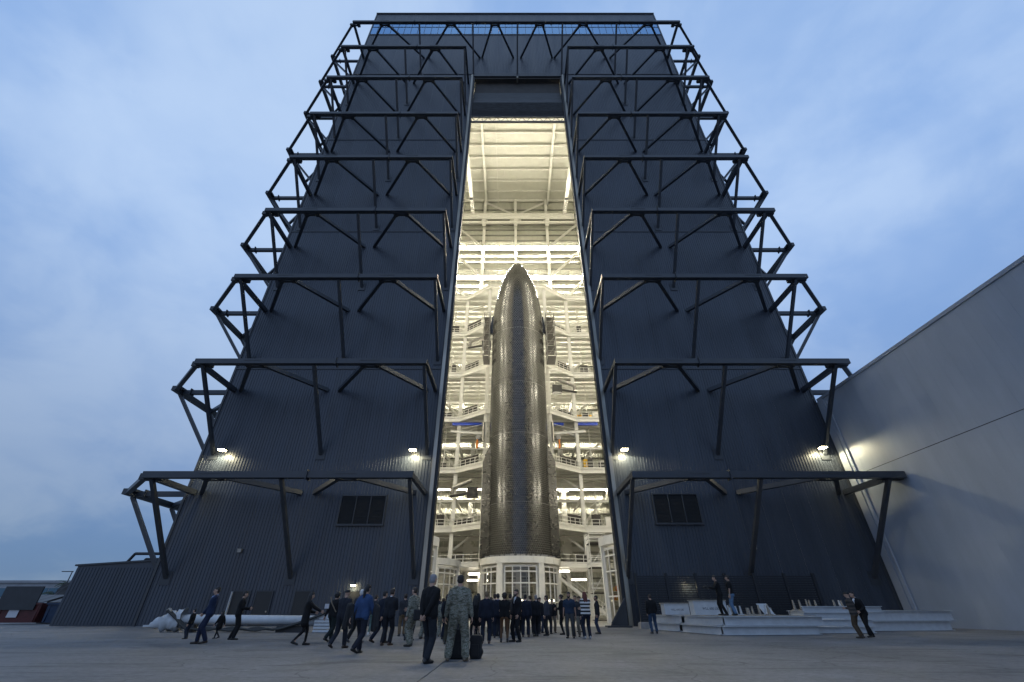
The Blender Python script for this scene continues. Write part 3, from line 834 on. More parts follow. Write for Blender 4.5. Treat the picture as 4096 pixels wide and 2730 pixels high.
for s in (-1, 1):
    # aft flap: flat plate standing off the flank, slanted top edge
    x0, x1 = CX + s * 3.6, CX + s * 5.35
    yf = RYC - 2.35; y2 = RYC - .2
    poly = [(x0, RZ0 - .25), (x1, RZ0 - .25), (x1, 19.6), (CX + s * 4.35, 22.2), (x0, 22.2)]
    n = len(poly); b = MB()
    dy = lambda x: .35 * abs(x - x0)
    b.add([(x, yf + dy(x) + .4, z) for x, z in poly] + [(x, y2, z) for x, z in poly],
          [(i, (i + 1) % n, n + (i + 1) % n, n + i) for i in range(n)] + [tuple(range(n)), tuple(range(2 * n - 1, n - 1, -1))])
    fl_ = fixnorm(b.build("aft_flap", M_TILE, rocket))
    def inside(u, v, s=s):
        x = 3.6 + (u if s > 0 else 1.75 - u); z = RZ0 - .25 + v
        return x < 5.28 and x > 3.9 and z < (22.2 - (x - 4.35) * 2.6 if x > 4.35 else 22.0) - .1
    ox = CX + 3.6 if s > 0 else CX - 5.35
    oy = yf + .4 + (0 if s > 0 else .35 * 1.75)
    uxv = Vector((1, .35 if s > 0 else -.35, 0)).normalized()
    hex_plate(inside, (ox, oy, RZ0 - .25), uxv, (0, 0, 1), (uxv.y * 1, -uxv.x, 0), 1.85, 15.2).build("flap_tiles", M_TILE, fl_, kind="stuff")
    # forward flap, seen almost edge on
    poly = [(CX + s * 4.2, 43.3), (CX + s * 5.15, 43.8), (CX + s * 4.75, 47.2), (CX + s * 3.9, 48.3)]
    b = MB(); n = 4
    b.add([(x, RYC + .6, z) for x, z in poly] + [(x, RYC + 1.1, z) for x, z in poly], [(i, (i + 1) % n, n + (i + 1) % n, n + i) for i in range(n)] + [tuple(range(n)), tuple(range(2 * n - 1, n - 1, -1))])
    fixnorm(b.build("forward_flap", M_TILE, rocket))

def rocket_stand(loc, label, zt=6.85, zb=6.1, r=5.25, front_cut=True):
    cx, cy = loc; st = thing("rocket_stand", (cx, cy, 0), label, "stand")
    MB().lathe([(r - 1.0, zb), (r, zb), (r, zt), (r - 1.0, zt)], (cx, cy), 64).build("ring", M_WHITE, st)
    sm = MB().box(-.04, .04, -.03, .03, .04, zt - zb - .04).mesh("stiffener", M_WHITE)
    for i in range(20):
        t = 2 * math.pi * i / 20; inst("stiffener", sm, st, (cx + (r + .004) * math.sin(t), cy - (r + .01) * math.cos(t), zb), (0, 0, t))
    for k in range(6):
        t = R(30 + 60 * k); c = Vector((cx + (r - .45) * math.sin(t), cy - (r - .45) * math.cos(t), 0)); q = Vector((math.sin(t), -math.cos(t), 0)); a = Vector((q.y, -q.x, 0))
        poly = [c + q * .38 + a * .38, c + q * .38 - a * .38, c - q * .38 - a * .38, c - q * .38 + a * .38]
        MB().prism([(p.x, p.y) for p in poly][::-1], 0, zb).build("column", M_WHITE, st)
        # glazed screen between this column and the next
        t0, t1 = t + R(6.5), t + R(53.5); rows = [.1, 2.0, 3.95, 5.2, 5.75]; rows = [v * zb / 6.1 for v in rows]
        nb = 4; fr = MB(); pts = [Vector((cx + (r - .35) * math.sin(t0 + (t1 - t0) * i / nb), cy - (r - .35) * math.cos(t0 + (t1 - t0) * i / nb), 0)) for i in range(nb + 1)]
        for i, p in enumerate(pts): fr.beam((p.x, p.y, .0), (p.x, p.y, rows[-1]), .13 if i not in (0, 4) else .2, .13, up=(0, 1, 0))
        for z in rows:
            for p, q2 in zip(pts, pts[1:]): fr.beam((p.x, p.y, z), (q2.x, q2.y, z), .12, .14)
        for z in (rows[-1] + .12,):
            for p, q2 in zip(pts, pts[1:]): fr.tube((p.x, p.y, z), (q2.x, q2.y, z), .05)
        w = fr.build("screen_frame", M_WHITE, st)
        if -math.cos(t + R(30)) < 0.2:
            for p, q2 in zip(pts, pts[1:]):
                for za, zb2 in zip(rows, rows[1:]):
                    MB().add([(p.x, p.y, za + .07), (q2.x, q2.y, za + .07), (q2.x, q2.y, zb2 - .07), (p.x, p.y, zb2 - .07)], [(0, 1, 2, 3)]).build("pane", M_GLASSS, w)
    return st
st = rocket_stand((CX, RYC), "round white glazed stand with a steel ring directly under the rocket")
b = MB()
rs = random.Random(5)
for i in range(26):
    t = R(-100 + i * 8); rr2 = 4.75
    b.box(CX + rr2 * math.sin(t) - rs.uniform(.1, .3), CX + rr2 * math.sin(t) + rs.uniform(.1, .3), RYC - rr2 * math.cos(t) - .12, RYC - rr2 * math.cos(t) + .12, 6.85, 7.0 + rs.uniform(0, .16))
b.build("hold_down_clamps", M_DUCT, st)
for x, dy in ((-2.9, 2.6), (CX - .05, 2.0), (4.9, 2.6)):
    strip(x, RYC + dy, 2.25, "strip light seen through the %s screen of the rocket's stand" % {-2.9: "left", CX - .05: "front", 4.9: "right"}[x], None, fx2, .42)
rocket_stand((-13.6, 53.2), "white glazed stand just inside the left door jamb, nearest on that side", 8.15, 7.25)
rocket_stand((-12.3, 65.0), "white glazed stand farther in on the left, beside the rocket's stand", 6.85, 6.1)
rocket_stand((15.2, 53.2), "white glazed stand just inside the right door jamb", 8.15, 7.25)

# ------------------------------------------------------------------ equipment around the rocket
def scaffold(x0, x1, y0, y1, z0, z1, label, m, deckm, step=2.0):
    t = thing("scaffold", ((x0 + x1) / 2, (y0 + y1) / 2, z0), label, "scaffold")
    b = MB()
    for x in (x0, x1):
        for y in (y0, y1): b.tube((x, y, z0), (x, y, z1 + .9), .055, n=6)
    b.build("standards", m, t)
    z = z0; k = 0
    while z <= z1 + .01:
        MB().box(x0, x1, y0, y1, z - .07, z).build("scaffold_deck", deckm, t)
        b = MB()
        for h in (.5, 1.0):
            b.tube((x0, y0, z + h), (x1, y0, z + h), .045, n=5); b.tube((x0, y1, z + h), (x1, y1, z + h), .045, n=5)
            b.tube((x0, y0, z + h), (x0, y1, z + h), .045, n=5); b.tube((x1, y0, z + h), (x1, y1, z + h), .045, n=5)
        if z + step <= z1 + .01:
            b.tube((x0, y0, z), (x1, y0, z + step), .035, n=5); b.tube((x0, y1, z + step), (x0, y0, z), .035, n=5); b.tube((x1, y1, z), (x1, y0, z + step), .035, n=5)
        b.build("guard_rails", m, t); z += step
    return t
M_SCAF = mat("scaffold_tube", (.30, .29, .27), .45, .5)
M_PLANK = mat("scaffold_plank", (.16, .15, .14), .8, var=.3, vscale=3, stretch=(8, 1, 1))
scaffold(-4.95, -3.95, 61.6, 64.6, 37.4, 45.4, "dark tube scaffold hung at the left shoulder of the rocket", M_SCAF, M_PLANK)
scaffold(6.05, 7.5, 61.6, 64.6, 37.4, 45.4, "dark tube scaffold hung at the right shoulder of the rocket", M_SCAF, M_PLANK)
t = scaffold(9.6, 11.6, 58.0, 60.4, 0.2, 8.4, "white lattice work tower standing right of the rocket stand", M_WHITE, M_CURT, 2.7)
for s, nm in ((-1, "left"), (1, "right")):
    t = thing("jib_crane", (CX + s * 5.9, 69.6, 26.3), "white jib crane with an orange hook block on the %s of the rocket" % nm, "crane")
    xi = CX + s * 5.9; xo = CX + s * 11.6
    MB().ibeam((xi, 69.3, 26.6), (xo, 69.6, 27.1), .22, .45, .03, .04).build("jib_arm", M_WHITE, t)
    MB().tube((xi, 69.3, 28.3), (CX + s * 10.2, 69.6, 27.3), .05).build("tie_rod", M_WHITE, t)
    MB().tube((xi, 69.3, 25.2), (xi, 69.3, 28.6), .22).build("mast", M_DUCT, t)
    b = MB().box(xi + s * .9 - .35, xi + s * .9 + .35, 69.1, 69.6, 25.5, 26.3); b.tube((xi + s * .9 - .5, 69.35, 25.8), (xi + s * .9 + .5, 69.35, 25.8), .22); b.build("hoist", M_DUCT, t)
    MB().path([(xi + s * 1.0, 69.3, 25.5), (xi + s * 1.0, 69.3, 25.0), (xi + s * 1.05, 69.3, 24.4), (xi + s * .95, 69.3, 24.0)], .16).build("hook_block", M_ORANGE, t)
for x0, x1, nm in ((-10.9, -4.9, "left of the rocket"), (7.2, 9.4, "right of the rocket, the short one"), (12.0, 15.6, "right of the rocket, the longer one")):
    o = MB().ibeam((x0, 73.2, 29.8), (x1, 73.2, 29.8), .3, .5, .04, .05).build("blue_beam", M_BLUE)
    tag(o, "bright blue monorail beam " + nm, "beam")
o = MB().box(12.7, 13.5, 75.0, 75.6, 22.0, 23.9).build("yellow_cabinet", M_YEL); tag(o, "tall yellow cabinet on the second platform right of the rocket", "cabinet")
o = MB().box(15.2, 16.6, 74.3, 74.36, 22.2, 23.3).build("notice_board", M_CURT); tag(o, "dark notice board on the railing near the yellow cabinet", "sign")
for i in range(4):
    t = thing("yellow_drum", (12.1 + i * .85, 75, 31.4), "%s yellow drum of the four in a row on the third platform" % ("leftmost", "second", "third", "rightmost")[i], "drum", "yellow drums on the platform")
    MB().lathe([(.001, 31.4), (.33, 31.4), (.35, 31.7), (.33, 31.72), (.33, 32.0), (.35, 32.03), (.33, 32.3), (.001, 32.3)], (12.1 + i * .85, 75), 14, close=False).build("barrel", M_YEL, t)
    MB().lathe([(.001, 32.3), (.3, 32.3), (.3, 32.34), (.001, 32.34)], (12.1 + i * .85, 75), 14, close=False).build("lid", M_YEL, t)
for x, y, z, s, nm in ((-6.6, 72.6, 17.0, 1, "low on the left"), (8.6, 72.6, 36.0, -1, "midway up on the right"), (-5.2, 72.6, 45.9, 1, "high on the left")):
    t = thing("air_unit", (x, y, z), "black air handling unit with a bent grey duct, " + nm, "equipment")
    MB().box(x - .9, x + .9, y, y + 1.2, z, z + 1.5).build("housing", M_BLACKEQ, t)
    MB().path([(x - s * .2, y + .4, z + 2.7), (x - s * 3.3, y + .4, z + 1.4), (x - s * 3.4, y + .4, z + .5)], .36, 10).build("duct", M_DUCT, t)
    MB().tube((x - s * .9, y + .5, z + .6), (x - s * 3.7, y + .5, z + .1), .22, n=8).build("fan_arm", M_BLACKEQ, t)
# stairs beside the stand
t = thing("staircase", (10, 67, 0), "white steel staircase descending to the right behind the stand", "stairs")
b = MB(); b.beam((6.6, 66.4, 4.9), (13.2, 66.4, .2), .08, .35); b.beam((6.6, 67.6, 4.9), (13.2, 67.6, .2), .08, .35); b.build("stringer", M_WHITE, t)
for i in range(22):
    x = 6.7 + i * .3; z = 4.75 - i * .214; MB().box(x, x + .29, 66.44, 67.56, z, z + .05).build("tread", M_WDECK, t)
b = MB()
for h in (.55, 1.05): b.beam((6.6, 66.4, 4.9 + h), (13.2, 66.4, .2 + h), .06, .06)
for i in range(7): b.box(6.7 + i * 1.05, 6.77 + i * 1.05, 66.37, 66.43, 4.85 - i * .748, 5.95 - i * .748)
b.build("handrail", M_WHITE, t)
# low mezzanine around the stand
t = thing("mezzanine", (CX, 69, 5.6), "low white mezzanine with railings wrapping behind the rocket stand", "platform")
for s in (-1, 1):
    MB().prism([(CX + s * 5.7, 66.5), (CX + s * 16, 69.5), (CX + s * 16, 76), (CX + s * 5.7, 76)][::s], 6.25, 6.75).build("deck", M_WHITE, t)
    rail(t, [(CX + s * 5.7, 66.5), (CX + s * 16, 69.5)], 6.75)
    MB().box(CX + s * 9 - .8, CX + s * 9 + .8, 68.6, 68.65, 6.8, 8.0).build("netting", M_CURT, t)
# storage shelving at the right jamb
t = thing("storage_rack", (11, 60, 0), "open metal storage rack of boxes right of the stand", "shelf")
rk = random.Random(2)
b = MB()
for x in (10.9, 13.6):
    for y in (56.4, 57.4): b.box(x - .04, x + .04, y - .04, y + .04, 0, 4.2)
b.build("uprights", M_WHITE, t)
for z in (.3, 1.2, 2.1, 3.0, 3.9):
    MB().box(10.86, 13.64, 56.36, 57.44, z - .06, z).build("shelf_board", M_WDECK, t)
for zi, z in enumerate((.3, 1.2, 2.1, 3.0)):
    x = 11.0; k = 0
    while x < 13.2:
        w = rk.uniform(.25, .6); h = rk.uniform(.2, .6)
        o = MB().box(x, x + w, 56.5, 57.2, z + .001, z + h).build("storage_bin", rk.choice((M_CURT, M_BLACKEQ, M_DUCT, M_ORANGE, M_YEL)))
        tag(o, "%s bin from the left on the %s shelf of the storage rack" % (("first", "second", "third", "fourth", "fifth", "sixth", "seventh")[k], ("lowest", "second", "third", "fourth")[zi]), "bin"); k += 1
        x += w + rk.uniform(.03, .2)

# ------------------------------------------------------------------ fittings on the outside of the bay
def louver(x0, x1, z0, z1, label):
    t = thing("wall_louver", ((x0 + x1) / 2, YF, z0), label, "vent")
    b = MB()
    b.box(x0 - .12, x1 + .12, YF - .2, YF - .02, z1, z1 + .12); b.box(x0 - .18, x1 + .18, YF - .26, YF - .02, z0 - .16, z0)
    b.box(x0 - .12, x0, YF - .19, YF - .02, z0, z1); b.box(x1, x1 + .12, YF - .19, YF - .02, z0, z1)
    w = (x1 - x0) / 3
    for k in (1, 2): b.box(x0 + k * w - .04, x0 + k * w + .04, YF - .19, YF - .02, z0, z1)
    b.build("frame", M_STEEL, t)
    for k in range(3):
        b = MB().box(x0 + k * w + .04, x0 + (k + 1) * w - .04, YF - .075, YF - .065, z0, z1); z = z0 + .04
        while z < z1 - .1:
            b.add([(x0 + k * w + .05, YF - .15, z), (x0 + (k + 1) * w - .05, YF - .15, z), (x0 + (k + 1) * w - .05, YF - .08, z + .09), (x0 + k * w + .05, YF - .08, z + .09)], [(0, 1, 2, 3)]); z += .12
        b.build("louver_blades", M_LOUV, t)
louver(-16.25, -12.1, 7.9, 10.4, "dark three-bay wall louver on the bay front left of the doorway")
louver(13.55, 17.7, 8.0, 10.55, "dark three-bay wall louver on the bay front right of the doorway")
def wall_lamp(x, z, label, energy, big=True):
    s = 1.0 if big else .5
    t = thing("wall_lamp", (x, YF - .05, z), label, "lamp")
    b = MB().box(x - .14 * s, x + .14 * s, YF - .12, YF - .07, z - .1, z + .25); b.beam((x, YF - .1, z + .12), (x, YF - .75 * s, z + .16), .08, .08); b.build("bracket", M_STEEL, t)
    MB().box(x - .34 * s, x + .34 * s, YF - 1.05 * s, YF - .45 * s, z + .04, z + .2).build("lamp_housing", M_STEEL, t)
    MB().box(x - .3 * s, x + .3 * s, YF - 1.01 * s, YF - .49 * s, z - .04, z + .038).build("lens", M_WARM, t)
    ld = bpy.data.lights.new("lamp_light", 'SPOT'); ld.energy = energy; ld.color = (1.0, .88, .55); ld.spot_size = R(172); ld.spot_blend = .25; ld.shadow_soft_size = .18
    lo = bpy.data.objects.new("lamp_light", ld); COL.objects.link(lo); lo.parent = t
    lo.location = Vector((x, YF - .75 * s, z - .09)) - t.location; lo.rotation_euler = (R(-7), 0, 0)
wall_lamp(-29.1, 14.7, "lit wall lamp at the left corner of the bay front", 1000)
wall_lamp(-9.95, 14.7, "lit wall lamp beside the left jamb of the tall doorway", 1000)
wall_lamp(11.3, 14.75, "lit wall lamp beside the right jamb of the tall doorway", 1000)
wall_lamp(31.3, 14.95, "lit wall lamp at the right corner beside the pale building", 1000)
wall_lamp(-13.7, 2.95, "small lit lamp over a door left of the tall doorway", 45, False)
wall_lamp(15.15, 3.1, "small lit lamp glowing behind the dark slatted fence", 60, False)
for x, z, nm in ((-24.5, 5.65, "left"), (21.9, 5.9, "right")):
    t = thing("floodlight_box", (x, YF, z), "small grey junction box on the %s half of the bay front" % nm, "box")
    MB().box(x - .16, x + .16, YF - .3, YF - .065, z - .12, z + .12).build("case", M_DUCT, t); MB().box(x - .2, x + .2, YF - .36, YF - .065, z + .121, z + .16).build("hood", M_DUCT, t)
for x0, nm in ((-23.9, "leftmost"), (-21.95, "middle"), (-18.62, "right"), (-14.3, "lamp-lit")):
    t = thing("steel_door", (x0 + .67, YF, 0), "%s dark steel door at the foot of the bay front" % nm, "door")
    MB().box(x0, x0 + 1.34, YF - .1, YF - .068, 0, 2.5).build("leaf", mat("door_paint", (.022, .022, .022), .5), t)
    b = MB().box(x0 - .08, x0, YF - .13, YF - .062, 0, 2.58); b.box(x0 + 1.34, x0 + 1.42, YF - .13, YF - .062, 0, 2.58); b.box(x0, x0 + 1.34, YF - .13, YF - .062, 2.5, 2.58); b.build("door_frame", M_STEEL, t)
    MB().box(x0 + 1.15, x0 + 1.25, YF - .17, YF - .101, .98, 1.1).build("handle", M_GALV, t)
o = MB().box(-24.06, -23.99, YF - .3, YF - .1, 0, 2.5).build("white_post", M_BEAMW); tag(o, "thin white post beside the leftmost steel door", "post")

# ------------------------------------------------------------------ low shed on the left with roof pipes
shed = thing("low_shed", (-36, 44, 0), "low dark metal shed attached to the left corner of the bay", "building")
me = siding_mesh(2.12, 4.45, "wall_panel")
b = MB().add([(-39.9, 44, 0), (XL - .12, 44, 0), (XL - .12, 44, 5.1), (-39.9, 44, 4.62), (-39.9, 70, 0), (XL - .12, 70, 0), (XL - .12, 70, 5.1), (-39.9, 70, 4.62)], [(0, 1, 2, 3), (5, 4, 7, 6), (4, 0, 3, 7), (1, 5, 6, 2), (3, 2, 6, 7)])
b.build("wall", M_SIDING, shed)
for i in range(4): inst("wall_panel", me, shed, (-39.9 + i * 2.0675, 43.98, 0), scale=(.975, 1, 1))
MB().add([(-40.1, 43.85, 4.56), (XL - .12, 43.85, 5.06), (XL - .12, 43.85, 5.2), (-40.1, 43.85, 4.70), (-40.1, 70.1, 4.56), (XL - .12, 70.1, 5.06), (XL - .12, 70.1, 5.2), (-40.1, 70.1, 4.70)],
         [(0, 1, 2, 3), (5, 4, 7, 6), (4, 0, 3, 7), (1, 5, 6, 2), (3, 2, 6, 7), (0, 4, 5, 1)]).build("roof_edge", M_TRIM, shed)
t = thing("roof_pipe", (-34, 45, 5), "pair of bent dark pipes on the roof of the low shed", "pipe")
MB().path([(-36.7, 45.2, 4.7), (-36.1, 45.2, 5.72), (-32.0, 45.2, 5.72)], .13, 8).build("pipe_run", M_STEEL2, t)
MB().path([(-35.4, 45.6, 4.7), (-35.2, 45.6, 5.3), (-32.0, 45.6, 5.3)], .1, 8).build("pipe_run", M_STEEL2, t)

# ------------------------------------------------------------------ pale building on the right
XW = 33.15; HW = 20.2; ZS = 12.1
pale = thing("pale_building", (XW + 10, 10, 0), "large pale grey panelled building along the right side of the yard", "building")
y = 42.2; n = 60; pw_ = 1.04
for z0, z1 in ((.02, ZS), (ZS + .05, HW)):
    me = MB().box(0, .12, .003, pw_ - .003, 0, z1 - z0).mesh("wall_panel", M_BLDG)
    for i in range(n): inst("wall_panel", me, pale, (XW, 42.2 - (i + 1) * pw_, z0))
MB().box(XW + .125, XW + 45, 42.2 - n * pw_, 42.2, 0, HW - .02).build("core", M_BLDG, pale)
MB().box(XW - .10, XW + 45, 42.2 - n * pw_ - .1, 42.25, HW, HW + .28).build("roof_cap", M_BLDGT, pale)
MB().box(XW - .012, XW + .1, 42.2 - n * pw_, 42.2, ZS + .006, ZS + .044).build("seam", M_STEEL2, pale)
MB().box(XW - .03, XW + .1, 42.2 - n * pw_, 42.2, 0, .02).build("base_trim", M_BLDGT, pale)
MB().box(XR + .11, XW + .6, 42.26, 43.4, 0, HW - .02).build("corner_infill", M_BLDGT, pale)
MB().box(XW - .14, XW - .002, 41.45, 42.2, 0, HW - .01).build("corner_flashing", M_BLDGT, pale)
MB().tube((XW - .12, 40.95, .2), (XW - .12, 40.95, HW - .5), .09, n=10).build("downpipe", M_BLDGT, pale)

# ------------------------------------------------------------------ slatted fence
fence = thing("slatted_fence", (18, 41, 0), "tall dark horizontal slat fence in front of the bay right of the door", "fence")
FX = [10.5, 13.05, 15.55, 18.0, 20.45, 23.05, 25.5]
pm = MB().box(-.11, .11, -.11, .11, 0, 3.8).mesh("post", M_SEAL)
for x in FX: inst("post", pm, fence, (x, 41, 0))
for a, c in zip(FX, FX[1:]):
    sm = MB().box(a + .11, c - .11, -.025, .025, 0, .125)
    me = MB().box(0, c - a - .22, -.025, .025, 0, .125).mesh("slat", M_SEAL)
    for k in range(21): inst("slat", me, fence, (a + .11, 41 + (k % 3) * .004, .12 + k * .168))

# ------------------------------------------------------------------ stacked white steel platforms
def steel_frame(c, ang, L, W, z0, h, label, joists, gaps=()):
    """one layer: perimeter I-beams (front along the local x, sides along local y) with cross joists"""
    t = thing("steel_platform", (c[0], c[1], z0), label, "platform", None); t.rotation_euler = (0, 0, ang)
    def put(name, b, m):
        o = bpy.data.objects.new(name, b.mesh(name, m)); COL.objects.link(o); o.parent = t; return o
    put("front_beam", MB().ibeam((0, 0, h / 2), (L, 0, h / 2), .36, h - .006, .03, .035), M_BEAMW)
    put("rear_beam", MB().ibeam((0, W, h / 2), (L, W, h / 2), .36, h - .006, .03, .035), M_BEAMW)
    half = W * .52
    put("side_beam", MB().ibeam((.02, .2, h / 2), (.02, half - .3, h / 2), .36, h - .012, .03, .035), M_BEAMW)
    put("side_beam", MB().ibeam((.02, half + .1, h / 2), (.02, W - .2, h / 2), .36, h - .012, .03, .035), M_BEAMW)
    put("side_beam", MB().ibeam((L - .05, .2, h / 2), (L - .05, W - .2, h / 2), .36, h - .012, .03, .035), M_BEAMW)
    for k in range(1, joists):
        put("joist", MB().ibeam((L * k / joists, .2, h / 2), (L * k / joists, W - .2, h / 2), .3, h - .014, .03, .03), M_BEAMW)
    return t, put
A0 = (11.2, 27.0); AA = R(9)
steel_frame((11.05, 26.85), AA, 5.6, 8.9, .02, .41, "lower white steel platform of the stack nearest the doorway", 4)
f1, put1 = steel_frame((11.3, 27.0), AA, 5.85, 8.9, .435, .42, "upper white steel platform two men stand on", 4)
put1("deck_plate", MB().box(.1, 5.7, .2, 8.7, .42, .445), M_RUST)
steel_frame((21.2, 32.3), AA, 7.7, 5.2, .02, .54, "lower white steel platform of the stack against the pale building", 4)
f2, put2 = steel_frame((21.5, 32.5), AA, 8.0, 5.2, .565, .55, "upper white steel platform beside the pale building", 4)
put2("deck_plate", MB().box(.1, 7.8, .2, 5.0, .55, .575), M_RUST)
for (x, y, L, z, nm) in ((17.4, 29.2, 3.4, .02, "lowest"), (17.3, 29.6, 3.9, .36, "second"), (17.3, 29.9, 3.2, .70, "third"), (17.5, 30.2, 5.0, 1.02, "topmost")):
    o = MB().ibeam((0, 0, .16), (L, 0, .16), .3, .31, .025, .03).build("loose_beam", M_BEAMW); o.location = (x, y, z); o.rotation_euler = (0, 0, R(4))
    tag(o, "%s of the short white beams piled between the two frame stacks" % nm, "beam")
# brackets welded on the decks
rb = random.Random(9)
def bracket(put, x, y, z, h, m):
    b = MB(); w = .07
    b.add([(x - .05, y - w, z), (x + .05, y - w, z), (x + .05, y + w, z), (x - .05, y + w, z), (x - .03, y - .02, z + h), (x + .03, y - .02, z + h), (x + .03, y + .05, z + h), (x - .03, y + .05, z + h)],
          [(0, 3, 2, 1), (4, 5, 6, 7), (0, 1, 5, 4), (1, 2, 6, 5), (2, 3, 7, 6), (3, 0, 4, 7)])
    b.box(x - .16, x + .16, y - .12, y + .12, z - .02, z + .05)
    put("bracket", b, m)
for i in range(14):
    bracket(put1, 2.35 + i * .26 + rb.uniform(-.05, .05), 2.4 + rb.uniform(0, 1.6), .446, rb.uniform(.36, .58), rb.choice((M_RUST, M_RUST, M_BEAMW)))
for i in range(9):
    bracket(put2, -2.6 + i * .42 + rb.uniform(-.05, .05) if i < 5 else .3 + (i - 5) * .42, .9 + rb.uniform(0, .4), .576, rb.uniform(.5, .62), rb.choice((M_RUST, M_BEAMW)))
put1("leaning_plate", MB().add([(5.1, 3.6, .45), (5.75, 3.6, .45), (5.55, 3.9, 1.05), (4.85, 3.9, 1.05), (5.1, 3.66, .45), (5.75, 3.66, .45), (5.55, 3.96, 1.05), (4.85, 3.96, 1.05)], [(0, 1, 2, 3), (7, 6, 5, 4), (0, 4, 5, 1), (1, 5, 6, 2), (2, 6, 7, 3), (3, 7, 4, 0)]), M_BEAMW)
tm = text_mesh("WLL 600 LBS", .15); tm.materials.append(M_INK)
for x, y, w, h, sz, nm in ((10.75, 32.6, 1.55, .60, 1.0, "smaller"), (12.15, 30.6, 1.95, .72, 1.25, "larger")):
    t = thing("test_weight", (x, y, .88), "%s white lipped steel box lettered WLL 600 LBS on the frame stack" % nm, "box")
    z = .885
    MB().box(x - w / 2, x + w / 2, y, y + .7, z, z + h).build("body", M_BEAMW, t)
    MB().box(x - w / 2 - .14, x + w / 2 + .02, y - .05, y + .75, z + h + .001, z + h + .06).build("lip", M_RUST, t)
    MB().box(x - w / 2 - .06, x - w / 2 - .002, y - .03, y + .73, z, z + h).build("flange", M_BEAMW, t)
    inst("lettering", tm, t, (x, y - .004, z + h * .45), (R(90), 0, 0), (sz, sz, sz))
t = thing("steel_wedge", (8.5, 40, 0), "dark triangular steel brace standing by the right door jamb", "brace")
MB().add([(7.75, 39.9, .12), (9.1, 39.9, .12), (9.1, 39.9, 1.9), (7.75, 40.1, .12), (9.1, 40.1, .12), (9.1, 40.1, 1.9)], [(0, 1, 2), (5, 4, 3), (0, 3, 4, 1), (1, 4, 5, 2), (2, 5, 3, 0)]).build("gusset", M_STEEL2, t)
MB().beam((7.8, 39.75, .25), (9.05, 39.75, 1.95), .12, .12).build("edge_rail", M_STEEL, t); MB().box(7.4, 9.3, 39.4, 40.6, 0, .12).build("base_plate", M_STEEL2, t)
t = thing("concrete_block", (9.9, 37, 0), "weathered concrete block at the end of the slatted fence", "block")
MB().box(9.3, 10.3, 36.8, 37.6, 0, .34).build("block", M_BLOCK, t); MB().box(9.35, 10.25, 36.85, 37.55, .34, .40).build("top", M_BLOCK, t)

# ------------------------------------------------------------------ fallen white mast on the left
t = thing("white_mast", (-16.5, 31, 0), "long white steel tube mast lying on the ground left of the crowd", "mast")
MB().tube((-20.7, 31.0, .66), (-11.6, 31.0, .60), .255, .25, n=24).build("tube", M_BEAMW, t, True)
rm = random.Random(4)
b = MB(); nU, nV = 16, 10
for i in range(nU + 1):
    u = i / nU; x = -22.0 + 1.9 * u; rr_ = .10 + .32 * math.sin(min(1, u * 1.25) * math.pi * .62) + (.06 if u > .8 else 0)
    for j in range(nV):
        a = 2 * math.pi * j / nV; w = rr_ * rm.uniform(.66, 1.28)
        b.v.append((x, 31 + w * math.cos(a), max(.02, .42 + u * .2 + w * 1.15 * math.sin(a))))
for i in range(nU):
    for j in range(nV): b.f.append((i * nV + j, i * nV + (j + 1) % nV, (i + 1) * nV + (j + 1) % nV, (i + 1) * nV + j))
fixnorm(b.build("wrapped_end", M_BEAMW, t, True))
MB().beam((-22.3, 30.9, .32), (-21.3, 30.9, .36), .12, .1).build("tie_bar", M_BEAMW, t)
b = MB()
for k in range(4): b.box(-11.9, -10.95, 30.6, 31.4, .02 + k * .16, .14 + k * .16)
b.box(-11.7, -11.1, 30.7, 31.3, .65, .9); b.build("end_cradle", M_BEAMW, t)
MB().box(-14.2, -12.4, 30.8, 31.2, .0, .34).build("saddle", M_STEEL2, t); MB().box(-19.6, -19.2, 30.8, 31.2, .0, .40).build("saddle", M_STEEL2, t)
t = thing("black_hose", (-16, 30.5, 0), "heavy dark hose bundle draped over and under the white mast", "hose")
b = MB()
for k in range(4):
    o_ = k * .06
    pts = []
    for q in range(31):
        u = q / 30; x = -21.0 + u * 9.6
        if u < .16: z = 1.12 - (u / .16) * .95
        elif u < .72: z = .14 + .05 * math.sin(u * 40 + k)
        else: z = .14 + ((u - .72) / .28) ** 1.2 * .8
        pts.append((x + .02 * math.sin(k + q), 30.55 + o_ + .03 * math.sin(q * .9 + k), z + .02 * k))
    b.path(pts, .055, 6)
b.build("strands", M_RUBBER, t)
MB().path([(-21.15, 30.8, 1.1), (-20.95, 30.7, 1.2), (-20.75, 30.6, 1.08)], .07).build("coupling", M_RUST, t)

